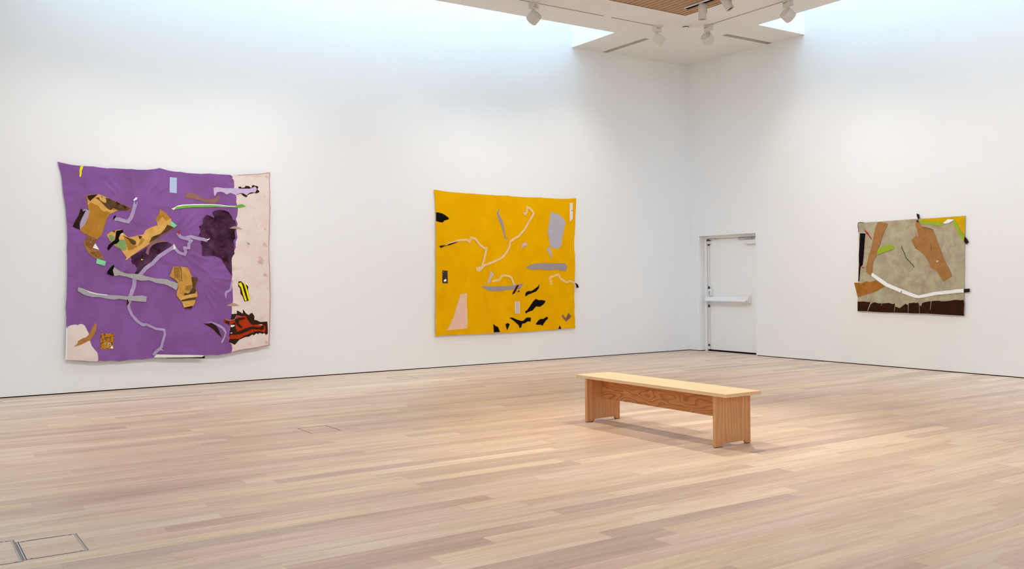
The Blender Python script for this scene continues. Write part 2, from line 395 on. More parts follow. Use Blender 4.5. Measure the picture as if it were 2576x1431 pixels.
for y0 in (-7.85, -6.058):
    y1 = y0+.034
    lx0, lx1 = -7.425, -6.985
    def slab(xa, xb, notch_a, notch_b):
        pts = [(xa, y0, .006), (xa, y0, zs), (xb, y0, zs), (xb, y0, .006)]
        if notch_b: pts += [(notch_b, y0, .006), (notch_b-.006*1, y0, .024)]
        if notch_a: pts += [(notch_a+.006, y0, .024), (notch_a, y0, .006)]
        return pts
    lg = MB().prism([(lx0, y0, .006), (lx0, y0, zs), (lx1-.066, y0, zs), (lx1-.066, y0, .03), (lx0+.105, y0, .03), (lx0+.098, y0, .024), (lx0+.09, y0, .006)], (0, y1-y0, 0), bev=.0012).build('leg', P_LEG, bench)
    MB().prism([(lx1-.0645, y0+.001, .03), (lx1-.0645, y0+.001, zs), (lx1, y0+.001, zs), (lx1, y0+.001, .006), (lx1-.055, y0+.001, .006), (lx1-.06, y0+.001, .022)], (0, y1-y0-.002, 0), bev=.0012).build('edge_board', P_LEG, lg)
    for xa, xb in ((lx0+.004, lx0+.086), (lx1-.052, lx1-.004)):
        MB().box(xa, xb, y0+.004, y1-.004, 0.0, .008).build('glide', DARKMETAL, lg)
MB().box(-7.226, -7.194, -7.814, -6.06, .235, zs-.001, .0015).build('stretcher', P_RAIL, bench)
# ------------------------------------------------------------------ ceiling tracks and spotlights
def track(name, label, segs, axis, c, group):
    t = thing(name, label, 'lighting track', (segs[0][1] if axis == 0 else c, c if axis == 0 else segs[0][1], HC), group)
    ch, sl_ = MB(), MB()
    for a, b in segs:
        if axis == 0:
            ch.box(a, b, c-.03, c+.03, HC-.005, HC-.0005); sl_.box(a+.01, b-.01, c-.008, c+.008, HC-.0062, HC-.0045)
        else:
            ch.box(c-.03, c+.03, a, b, HC-.005, HC-.0005); sl_.box(c-.008, c+.008, a+.01, b-.01, HC-.0062, HC-.0045)
    ch.build('channel', CEIL, t); sl_.build('slit', SLIT, t); return t
track('lighting_track', 'white lighting track let into the ceiling parallel to the left wall', [(-3.60, -2.47), (-16.5, -3.745)], 0, -1.918, 'ceiling lighting tracks')
track('lighting_track', 'white lighting track let into the ceiling parallel to the right wall', [(-16.5, -2.44)], 1, -1.908, 'ceiling lighting tracks')
tt = thing('lighting_track', 'black track in a white channel between the ceiling slats', 'lighting track', (TRX[1], -2.95, HC), 'ceiling lighting tracks')
MB().box(TRX[0]+.012, TRX[1]+.012, -16.1, -2.955, HC-.026, HC-.003).build('channel', WHITEMETAL, tt)
MB().box(TRX[0]+.018, TRX[1]+.008, -16.1, -2.965, HC-.0275, HC-.0258).build('slit', BLACK, tt)

def lamp_light(parent, p, aim, power, col, angle, blend=1.0, r=.05):
    l = bpy.data.lights.new('spot_beam', 'SPOT'); l.energy = power; l.color = col; l.spot_size = math.radians(angle); l.spot_blend = blend
    l.shadow_soft_size = r
    o = bpy.data.objects.new('spot_beam', l); C.objects.link(o)
    d = Vector(aim)-Vector(p)
    o.matrix_world = d.to_track_quat('-Z', 'Y').to_matrix().to_4x4(); o.location = p
    if parent is not None:
        mw = o.matrix_world.copy(); o.parent = parent; o.matrix_parent_inverse = Matrix.Translation(parent.location).inverted()
    return o
WARM, COSY = (1.0, 1.0, .98), (1.0, .97, .92)
def words(txt, loc, axis, size, parent):
    cu = bpy.data.curves.new('label_text', 'FONT'); cu.body = txt; cu.size = size; cu.extrude = .0004; cu.align_x = 'CENTER'; cu.align_y = 'CENTER'
    cu.materials.append(INK)
    tmp = bpy.data.objects.new('label_text', cu); C.objects.link(tmp)
    me = bpy.data.meshes.new_from_object(tmp); bpy.data.objects.remove(tmp); bpy.data.curves.remove(cu)
    R = (Vector((1, 0, 0)), Vector((0, 0, 1)), Vector((0, -1, 0))) if axis == 0 else (Vector((0, -1, 0)), Vector((0, 0, 1)), Vector((-1, 0, 0)))
    M = Matrix(R).transposed().to_4x4(); M.translation = Vector(loc)
    me.transform(M)
    return link_mesh('label_text', me, [INK], parent)
def drum_spot(x, y, axis, aim, head, label, lines, sway=(0, 0, 0), power=0, angle=50):
    """white drum spotlight under a track; axis: direction of the track"""
    t = thing('track_spotlight', label, 'spotlight', (x, y, HC), 'white drum spotlights on the ceiling tracks')
    L, Wd = .085, .026
    bx = (x-L, x+L, y-Wd, y+Wd) if axis == 0 else (x-Wd, x+Wd, y-L, y+L)
    ad = MB().box(*bx, HC-.105, HC-.0065, .006).build('adapter', LAMPWHITE, t, autosmooth=40)
    for i, s in enumerate(lines):
        z = HC-.045-.032*i
        o = words(s, (x+.02, y-Wd-.0006, z) if axis == 0 else (x-Wd-.0006, y+.03, z), axis, .030, t)
        o.parent = ad; o.matrix_parent_inverse = Matrix()
    c = Vector((x, y, HC-.235))+Vector(sway)
    d = Vector(head).normalized()
    st = MB().tube((x, y, HC-.135), (x, y, HC-.1), .022).tube((c.x, c.y, c.z+.07), (x, y, HC-.125), .016).build('stem', LAMPWHITE, t, autosmooth=40)
    MB().lathe([(0, -.078), (.078, -.078), (.09, -.07), (.096, -.055), (.097, .05), (.092, .072), (.084, .078), (.08, .07), (.076, .02), (0, .02)], c, d, 48).build('drum', LAMPWHITE, t)
    MB().lathe([(0, .021), (.072, .021), (.07, .026), (0, .03)], c, d, 40).build('lens', mat('lens_glass', (250, 244, 232), .2, .5), t)
    MB().lathe([(.082, -.0745), (.086, -.0745), (.086, -.079), (.082, -.079), (.082, -.0745)], c, d, 48).build('rear_ring', GRAYENAMEL, t)
    if power: lamp_light(t, c+d*.085, aim, power, WARM, angle)
    return t
def can_spot(x, y, aim, drop, label, power=0, angle=40):
    t = thing('ceiling_spotlight', label, 'spotlight', (x, y, HC), 'slim cylinder spotlights on the slatted ceiling')
    d = Vector(aim).normalized(); c = Vector((x, y, HC-drop))
    MB().box(x-.02, x+.02, y-.05, y+.05, HC-.06, HC-.029, .004).build('adapter', GRAYENAMEL, t)
    side = d.cross(Vector((.8, -.6, 0))); side = Vector((.72, -.69, 0)) if side.length < .2 else Vector((.72, -.69, 0))
    MB().lathe([(0, -.115), (.05, -.115), (.056, -.108), (.062, -.09), (.062, .112), (.058, .116), (.052, .112), (.05, .09), (0, .09)], c, d, 40).build('can', GRAYENAMEL, t)
    MB().lathe([(0, .0905), (.05, .0905), (.049, .1), (0, .1)], c, d, 32).build('lens', BLACK, t)
    MB().lathe([(0, -.13), (.03, -.13), (.04, -.116), (0, -.116)], c, d, 24).build('cap', GRAYENAMEL, t)
    e = c+side*.068
    a = MB()
    up = Vector((0, 0, 1)); w_ = side.cross(up)*.018
    p0, p1 = e+Vector((0, 0, -.02)), Vector((e.x, e.y, HC-.05))
    a.prism([p0-w_, p0+w_, p1+w_, p1-w_], side*.008)
    a.prism([Vector((x, y, HC-.05))-w_, Vector((x, y, HC-.05))+w_, p1+w_+side*.008, p1-w_+side*.008], (0, 0, -.008))
    a.build('yoke_arm', GRAYENAMEL, t)
    MB().lathe([(0, 0), (.02, 0), (.02, .012), (0, .014)], c+side*.06+d*.0, side, 20).build('pivot', GRAYENAMEL, t)
    if power: lamp_light(t, c+d*.12, c+d*4, power, WARM, angle)
    return t
drum_spot(-5.13, -1.918, 0, (-4.5, 0, .7), (-.25, .8, -.62), 'white drum spotlight on the left ceiling track, nearest the camera, against the bright roof light', ['M5', 'WW F'], power=260*SPOT, angle=94)
drum_spot(-2.60, -1.918, 0, (-3.6, 0, 1.6), (-.3, .55, -.75), 'white drum spotlight at the corner end of the left track, beside a ceiling slot', ['WW F'], sway=(.02, -.03, 0), power=260*SPOT, angle=94)
drum_spot(-1.908, -2.43, 1, (0, -3.9, 1.6), (.75, .1, -.6), 'white drum spotlight at the corner end of the right track, beside the smoke detector', ['WW F'], sway=(0, .02, 0), power=200*SPOT, angle=94)
drum_spot(-1.908, -4.09, 1, (0, -4.9, .6), (.8, -.2, -.6), 'white drum spotlight on the right track, farthest right, against the bright roof light', ['WW F'], power=210*SPOT, angle=94)
can_spot(-2.935, -3.30, (.06, .02, -1), .152, 'gray cylinder spotlight hanging straight down from the slatted ceiling')
can_spot(-2.935, -3.80, (.35, -.45, -1), .135, 'gray cylinder spotlight tilted outwards, right of the straight one')

# smoke detector
sd = thing('smoke_detector', 'small white smoke detector in the middle of the corner ceiling', 'smoke detector', (-2.203, -2.194, HC))
MB().lathe([(0, 0), (.06, 0), (.06, .014), (.052, .018), (.05, .03), (0, .03)], (-2.203, -2.194, HC), (0, 0, -1), 40).build('base', WHITEMETAL, sd)
MB().lathe([(0, .034), (.052, .034), (.054, .04), (.05, .055), (.036, .068), (0, .071)], (-2.203, -2.194, HC), (0, 0, -1), 40).build('sensor_cap', WHITEMETAL, sd)
MB().lathe([(.049, .026), (.0535, .027), (.0535, .037), (.049, .038)], (-2.203, -2.194, HC), (0, 0, -1), 40).build('vent_slots', BLACK, sd)

# ------------------------------------------------------------------ beams without fixtures: track and bench spots out of view, plus added fill
def beam(p, aim, power, angle, blend=1.0, col=WARM, r=.06): lamp_light(None, p, aim, power, col, angle, blend, r)
ZL = HC-.25
for x, aim in ((-6.4, (-5.6, 0, 1.4)), (-8.2, (-9.0, 0, 1.0)), (-9.6, (-9.7, 0, 1.0)), (-11.0, (-10.6, 0, 1.0)), (-12.2, (-11.4, 0, 1.2))):
    beam((x, -1.918, ZL), aim, 330*WASH_LEFT, 84)
for y, aim in ((-5.6, (0, -5.4, .9)), (-7.2, (0, -6.6, 1.0))):
    beam((-1.908, y, ZL), aim, 330*WASH_RIGHT, 84)
for p, aim, pw, an in (((-5.1, -5.7, HC-.2), (-7.3, -7.0, 0), 420, 62), ((-8.1, -5.6, HC-.2), (-7.3, -7.3, 0), 300, 62),
                       ((-9.8, -8.2, HC-.2), (-9.6, -8.6, 0), 260, 80), ((-6.2, -10.5, HC-.2), (-6.2, -10.8, 0), 260, 80), ((-12.2, -5.6, HC-.2), (-12, -6, 0), 220, 80), ((-11.5, -11.5, HC-.2), (-11.3, -11.0, 0), 260, 80)):
    beam(p, aim, pw*(BENCH if pw >= 300 else HALL), an, 1.0, (1.0, .92, .80) if pw >= 300 else COSY, .03 if pw >= 300 else .06)  # bench spots first; the HALL beams are added floor fill
for x in (-11.7, -9.2, -6.6): beam((x, -6.4, HC-.2), (x+.3, 0, 1.0), 420*FAR_LEFT, 88, 1.0, WARM)  # added fill, evens out the left wall
for y in (-8.6, -5.6): beam((-6.2, y, HC-.2), (0, y+.1, .9), 420*FAR_RIGHT, 90, 1.0, WARM)  # added fill for the right wall
beam((-6.4, -6.2, HC-.2), (-.5, -.5, 1.6), 300, 74, 1.0, WARM, .3)  # added fill that lifts the corner and the door
for p in ((-9.6, -4.6), (-5.4, -3.6), (-12.6, -3.9), (-4.2, -7.4), (-4.4, -10.6)): beam((p[0], p[1], HC-.2), (p[0]+.2, p[1]+.2, 0), 180*HALL, 84, .9, (1.0, .92, .80))  # more added fill, brightens the dim parts of the floor

# textile outlines in millimetres on the wall: (distance along the wall, height)
PURPLE = {"axis":1,"gap":0.035,"mat":'purple',
 "base":[(-11510,3074),(-11450,3062),(-11345,3043),(-11239,3037),(-11195,3037),(-11124,3037),(-11074,3037),(-11007,3029),(-10907,3022),(-10824,3028),(-10732,3027),(-10649,3027),(-10574,3031),(-10508,3026),(-10394,3031),(-10288,3047),(-10216,3065),(-10153,3050),(-10064,3036),(-10166,3053),(-10098,3036),(-10010,3026),(-9931,3027),(-9851,3017),(-9731,3015),(-9640,3014),(-9538,3026),(-9424,3022),(-9320,3022),(-9231,3023),(-9205,3022),(-9110,3029),(-8949,3045),(-8841,3055),(-8732,3072),(-8638,3092),(-8633,3070),(-8645,2994),(-8644,2865),(-8636,2790),(-8645,2661),(-8636,2575),(-8645,2435),(-8650,2273),(-8656,2165),(-8664,2004),(-8663,1810),(-8655,1608),(-8657,1440),(-8656,1273),(-8660,1138),(-8664,982),(-8672,837),(-8681,692),(-8685,558),(-8678,515),(-8779,509),(-8870,489),(-8982,480),(-9093,470),(-9204,450),(-9248,442),(-9302,428),(-9389,422),(-9454,412),(-9529,421),(-9635,421),(-9845,433),(-10153,447),(-10185,433),(-10335,420),(-10484,410),(-10582,413),(-10680,411),(-10776,400),(-10881,417),(-10967,414),(-11023,421),(-11051,416),(-11098,412),(-11154,420),(-11246,433),(-11338,443),(-11429,456),(-11429,605),(-11417,873),(-11431,914),(-11427,1003),(-11431,1103),(-11433,1162),(-11419,1301),(-11415,1451),(-11410,1550),(-11408,1679),(-11406,1799),(-11410,1924),(-11402,2068),(-11404,2211),(-11414,2355),(-11417,2450),(-11429,2546),(-11447,2669),(-11453,2764),(-11461,2859),(-11473,2935),(-11494,3010)],
 "patches":[
  ('pink_band','pale pink stitched linen band along the right side',[('p','pink',[(-9231,3022),(-9195,2998),(-9205,2976),(-9179,2946),(-9175,2851),(-9186,2819),(-9155,2747),(-9145,2684),(-9151,2631),(-9136,2579),(-9126,2516),(-9138,2421),(-9159,2388),(-9133,2315),(-9150,2230),(-9146,2167),(-9136,2115),(-9163,2051),(-9164,1966),(-9196,1892),(-9218,1840),(-9233,1785),(-9225,1676),(-9224,1545),(-9231,1479),(-9221,1348),(-9217,1195),(-9235,1108),(-9242,977),(-9259,890),(-9277,771),(-9266,705),(-9289,651),(-9289,608),(-9246,551),(-9241,496),(-9253,442),(-9204,453),(-9093,472),(-8982,482),(-8869,491),(-8779,511),(-8683,519),(-8688,558),(-8684,692),(-8676,837),(-8667,982),(-8663,1139),(-8660,1273),(-8660,1440),(-8658,1608),(-8666,1810),(-8668,2004),(-8659,2165),(-8654,2273),(-8649,2435),(-8639,2575),(-8648,2661),(-8639,2790),(-8647,2865),(-8648,2994),(-8638,3086),(-8732,3069),(-8841,3052),(-8949,3041),(-9110,3025)]),('r','stitch',7,[(-9110,3024),(-8949,3040),(-8841,3050),(-8732,3068),(-8640,3085),(-8649,2994),(-8648,2865),(-8641,2790),(-8650,2661),(-8643,2575),(-8651,2435),(-8657,2273),(-8663,2165),(-8670,2004),(-8669,1810),(-8662,1608),(-8664,1440),(-8663,1273),(-8667,1139),(-8671,982),(-8679,837),(-8688,692),(-8692,558),(-8687,522),(-8779,514),(-8869,495),(-8982,486),(-9093,477),(-9204,458),(-9247,448)]),('p','rose',[(-8702,3039),(-8694,3047),(-8686,3040),(-8694,3032)]),('p','rose',[(-8689,3026),(-8681,3035),(-8673,3027),(-8681,3019)]),('p','rose',[(-8714,3023),(-8706,3031),(-8698,3024),(-8706,3016)]),('p','rose',[(-8700,3014),(-8692,3022),(-8684,3015),(-8692,3007)]),('p','rose',[(-8678,3010),(-8670,3018),(-8662,3010),(-8670,3002)]),('p','rose',[(-8670,3066),(-8666,3071),(-8661,3067),(-8666,3062)]),('p','rose',[(-8964,2957),(-8959,2962),(-8953,2957),(-8959,2952)]),('p','rose',[(-8730,2745),(-8724,2752),(-8718,2746),(-8724,2740)]),('p','rose',[(-8721,2735),(-8714,2741),(-8708,2736),(-8714,2729)]),('p','rose',[(-8740,2733),(-8734,2739),(-8728,2733),(-8734,2727)]),('p','rose',[(-8729,2726),(-8723,2732),(-8717,2726),(-8723,2720)]),('p','rose',[(-8712,2722),(-8706,2728),(-8700,2722),(-8706,2716)]),('p','rose',[(-8706,2556),(-8702,2560),(-8698,2557),(-8702,2553)]),('p','rose',[(-8704,2435),(-8700,2439),(-8697,2435),(-8700,2432)]),('p','rose',[(-8730,2253),(-8724,2259),(-8718,2253),(-8724,2247)]),('p','rose',[(-8721,2243),(-8714,2249),(-8708,2243),(-8714,2237)]),('p','rose',[(-8740,2241),(-8734,2247),(-8727,2241),(-8734,2235)]),('p','rose',[(-8729,2233),(-8723,2240),(-8717,2234),(-8723,2228)]),('p','rose',[(-8712,2229),(-8706,2235),(-8700,2230),(-8706,2223)]),('p','rose',[(-8705,2154),(-8700,2159),(-8695,2154),(-8700,2149)]),('p','rose',[(-8749,2033),(-8738,2044),(-8726,2033),(-8738,2022)]),('p','rose',[(-8731,2014),(-8719,2025),(-8708,2014),(-8719,2003)]),('p','rose',[(-8766,2011),(-8755,2022),(-8744,2011),(-8755,2000)]),('p','rose',[(-8747,1997),(-8735,2008),(-8724,1997),(-8735,1986)]),('p','rose',[(-8715,1989),(-8704,2000),(-8692,1989),(-8704,1978)]),('p','rose',[(-8712,1880),(-8706,1885),(-8701,1880),(-8706,1875)]),('p','rose',[(-8814,1841),(-8805,1849),(-8797,1841),(-8805,1832)]),('p','rose',[(-8800,1826),(-8791,1834),(-8783,1826),(-8791,1817)]),('p','rose',[(-8827,1823),(-8819,1832),(-8810,1824),(-8819,1815)]),('p','rose',[(-8812,1813),(-8803,1821),(-8795,1813),(-8804,1804)]),('p','rose',[(-8788,1806),(-8779,1815),(-8771,1807),(-8780,1798)]),('p','rose',[(-8822,1785),(-8810,1796),(-8798,1785),(-8810,1773)]),('p','rose',[(-8803,1764),(-8791,1776),(-8779,1764),(-8791,1753)]),('p','rose',[(-8840,1761),(-8828,1773),(-8816,1761),(-8828,1750)]),('p','rose',[(-8819,1747),(-8807,1759),(-8796,1747),(-8808,1735)]),('p','rose',[(-8787,1738),(-8775,1750),(-8763,1738),(-8775,1727)]),('p','rose',[(-8783,1799),(-8776,1806),(-8769,1799),(-8776,1792)]),('p','rose',[(-8771,1787),(-8764,1794),(-8757,1787),(-8764,1780)]),('p','rose',[(-8794,1785),(-8787,1792),(-8780,1785),(-8787,1778)]),('p','rose',[(-8782,1776),(-8774,1783),(-8767,1776),(-8774,1769)]),('p','rose',[(-8762,1771),(-8754,1778),(-8747,1771),(-8754,1764)]),('p','rose',[(-8743,1587),(-8733,1596),(-8723,1587),(-8733,1577)]),('p','rose',[(-8727,1569),(-8717,1579),(-8707,1569),(-8717,1560)]),('p','rose',[(-8758,1567),(-8748,1577),(-8738,1567),(-8748,1557)]),('p','rose',[(-8741,1555),(-8730,1565),(-8721,1555),(-8731,1545)]),('p','rose',[(-8713,1547),(-8703,1557),(-8693,1547),(-8703,1537)]),('p','rose',[(-8704,1441),(-8700,1445),(-8696,1441),(-8700,1437)]),('p','rose',[(-8734,1341),(-8730,1345),(-8726,1341),(-8730,1337)]),('p','rose',[(-8712,1162),(-8709,1165),(-8706,1162),(-8709,1159)]),('p','rose',[(-8713,1041),(-8710,1045),(-8707,1041),(-8710,1038)]),('p','rose',[(-8998,570),(-8992,576),(-8986,569),(-8992,563)]),('p','rose',[(-8988,559),(-8982,564),(-8976,558),(-8982,552)]),('p','rose',[(-9008,558),(-9001,564),(-8995,557),(-9002,551)]),('p','rose',[(-8997,550),(-8991,556),(-8984,549),(-8991,543)]),('p','rose',[(-8980,544),(-8973,550),(-8967,544),(-8974,538)]),('p','rose',[(-8751,590),(-8741,598),(-8732,589),(-8742,580)]),('p','rose',[(-8736,574),(-8727,582),(-8718,573),(-8727,564)]),('p','rose',[(-8764,573),(-8755,581),(-8746,572),(-8755,563)]),('p','rose',[(-8749,561),(-8739,569),(-8730,560),(-8740,551)]),('p','rose',[(-8724,553),(-8714,561),(-8705,552),(-8715,544)]),('p','rose',[(-8701,1703),(-8697,1707),(-8693,1703),(-8697,1699)]),('p','rose',[(-8826,1775),(-8821,1780),(-8817,1775),(-8821,1771)]),('r','dirt',3,[(-8971,3047),(-8906,3023),(-8841,3027),(-8787,3019)]),('r','dirt',3,[(-8954,2585),(-8900,2566),(-8858,2525)]),('r','dirt',3,[(-8913,2427),(-8870,2343),(-8860,2268)]),('r','dirt',3,[(-8788,1753),(-8777,1664),(-8721,1608)]),('r','dirt',3,[(-8768,1475),(-8723,1419),(-8701,1340)]),('r','dirt',3,[(-8831,942),(-8774,918)]),('r','dirt',3,[(-8898,922),(-8831,909),(-8785,930)]),('r','dirt',3,[(-9014,2053),(-8998,2011),(-8983,1947)]),('r','dirt',3,[(-8995,1290),(-8940,1233),(-8907,1144)]),('p','blue',[(-9005,2044),(-8976,2034),(-8954,2007),(-8982,2019)])]),
  ('pink_corner','pale pink undyed patch at the lower left corner',[('p','pink',[(-11418,893),(-11378,912),(-11333,920),(-11301,916),(-11292,909),(-11278,922),(-11241,925),(-11218,911),(-11204,895),(-11182,844),(-11159,793),(-11151,712),(-11128,630),(-11096,583),(-11059,536),(-11049,475),(-11050,418),(-11098,415),(-11154,422),(-11246,436),(-11338,446),(-11429,458),(-11428,605),(-11420,804)])]),
  ('frayed_edge','white frayed selvedge at the lower left edge',[('p','offwhite',[(-11433,879),(-11418,873),(-11424,704),(-11427,605),(-11429,456),(-11451,456),(-11446,556),(-11439,725)])]),
  ('brown_curve',None,[('p','brown',[(-9873,2729),(-9815,2739),(-9769,2736),(-9694,2703),(-9623,2665),(-9531,2655),(-9459,2666),(-9412,2705),(-9386,2748),(-9389,2685),(-9413,2632),(-9470,2600),(-9532,2596),(-9593,2609),(-9664,2632),(-9735,2648),(-9785,2659),(-9815,2652),(-9875,2670)])]),
  ('blue_rectangle',None,[('p','paleblue',[(-10082,2946),(-9986,2940),(-9991,2724),(-10086,2730)])]),
  ('yellow_sliver',None,[('p','lemon',[(-11233,3035),(-11195,3034),(-11218,2968),(-11220,2920),(-11232,2886),(-11243,2892),(-11244,2977)])]),
  ('plum_shape','large blotchy dark plum shape on the right of the purple',[('p','plum',[(-9493,2441),(-9498,2473),(-9461,2494),(-9389,2509),(-9326,2504),(-9264,2480),(-9222,2429),(-9204,2377),(-9170,2356),(-9158,2304),(-9163,2241),(-9177,2198),(-9173,2135),(-9168,2103),(-9200,2061),(-9187,2019),(-9191,1913),(-9181,1882),(-9216,1829),(-9227,1785),(-9225,1676),(-9222,1550),(-9256,1605),(-9299,1665),(-9342,1741),(-9374,1796),(-9401,1818),(-9458,1838),(-9540,1848),(-9602,1843),(-9653,1842),(-9647,1899),(-9651,1982),(-9666,2023),(-9650,2096),(-9695,2131),(-9669,2188),(-9674,2230),(-9691,2262),(-9638,2292),(-9632,2355),(-9611,2397),(-9580,2431),(-9534,2419),(-9473,2390),(-9467,2411)])]),
  ('plum_patch','small blotchy dark plum patch beneath the ochre shape',[('p','plum',[(-10606,1832),(-10511,1883),(-10387,1964),(-10300,2015),(-10203,2031),(-10125,2038),(-10149,2037),(-10119,2033),(-10056,1993),(-10111,1946),(-10179,1905),(-10209,1865),(-10270,1793),(-10341,1719),(-10421,1667),(-10471,1605),(-10520,1583),(-10569,1590),(-10529,1657),(-10558,1719),(-10587,1719),(-10606,1761)]),('p','lemon',[(-10478,1797),(-10447,1787),(-10474,1776)])]),
  ('tan_leaf','tan leaf shape straddling the plum shape and the pink band',[('p','tan',[(-9256,2247),(-9213,2266),(-9176,2279),(-9108,2263),(-9063,2232),(-9129,2239),(-9224,2241)])]),
  ('tan_leaf','tan half-oval shape low on the edge of the pink band',[('p','tan',[(-9322,1119),(-9251,1152),(-9196,1156),(-9119,1116),(-9218,1111)])]),
  ('ochre_jug','ochre jug shape at the upper left, brown along its top',[('p','ochre',[(-11155,2653),(-11092,2657),(-11011,2668),(-10920,2633),(-10829,2593),(-10738,2557),(-10645,2511),(-10599,2487),(-10622,2462),(-10692,2457),(-10757,2457),(-10785,2447),(-10831,2421),(-10868,2405),(-10901,2360),(-10924,2310),(-10938,2251),(-10953,2202),(-10981,2118),(-11040,2059),(-11116,2092),(-11170,2120),(-11205,2134),(-11249,2176),(-11213,2235),(-11176,2323),(-11131,2421),(-11152,2508),(-11162,2633)]),('p','lightochre',[(-11149,2643),(-11011,2664),(-10875,2606),(-10822,2475),(-10780,2457),(-10831,2424),(-10868,2410),(-10968,2446),(-11022,2512),(-11111,2548),(-11147,2517)]),('p','darkbrown',[(-11153,2641),(-11020,2665),(-11120,2570),(-11142,2595)]),('p','umber',[(-10995,2654),(-10948,2622),(-10884,2615),(-10829,2588),(-10738,2550),(-10645,2508),(-10603,2485),(-10655,2461),(-10711,2459),(-10757,2455),(-10794,2476),(-10831,2485),(-10863,2454),(-10904,2477),(-10949,2525),(-10976,2558),(-11021,2598),(-11057,2616),(-11011,2623),(-10998,2591),(-10949,2554),(-10921,2553),(-10915,2575),(-10925,2613),(-10975,2631)]),('p','darkbrown',[(-10793,2579),(-10738,2552),(-10784,2521)]),('p','darkbrown',[(-10710,2538),(-10664,2515),(-10673,2480),(-10692,2489)])]),
  ('lilac_panel',None,[('p','lilac',[(-11202,2456),(-11170,2460),(-11126,2436),(-11149,2343),(-11186,2255),(-11245,2186),(-11266,2205),(-11239,2283),(-11211,2380)]),('p','espresso',[(-11241,2456),(-11224,2465),(-11211,2428),(-11170,2447),(-11202,2380),(-11252,2282),(-11249,2186),(-11284,2195),(-11337,2223),(-11301,2310),(-11269,2359),(-11251,2417)])]),
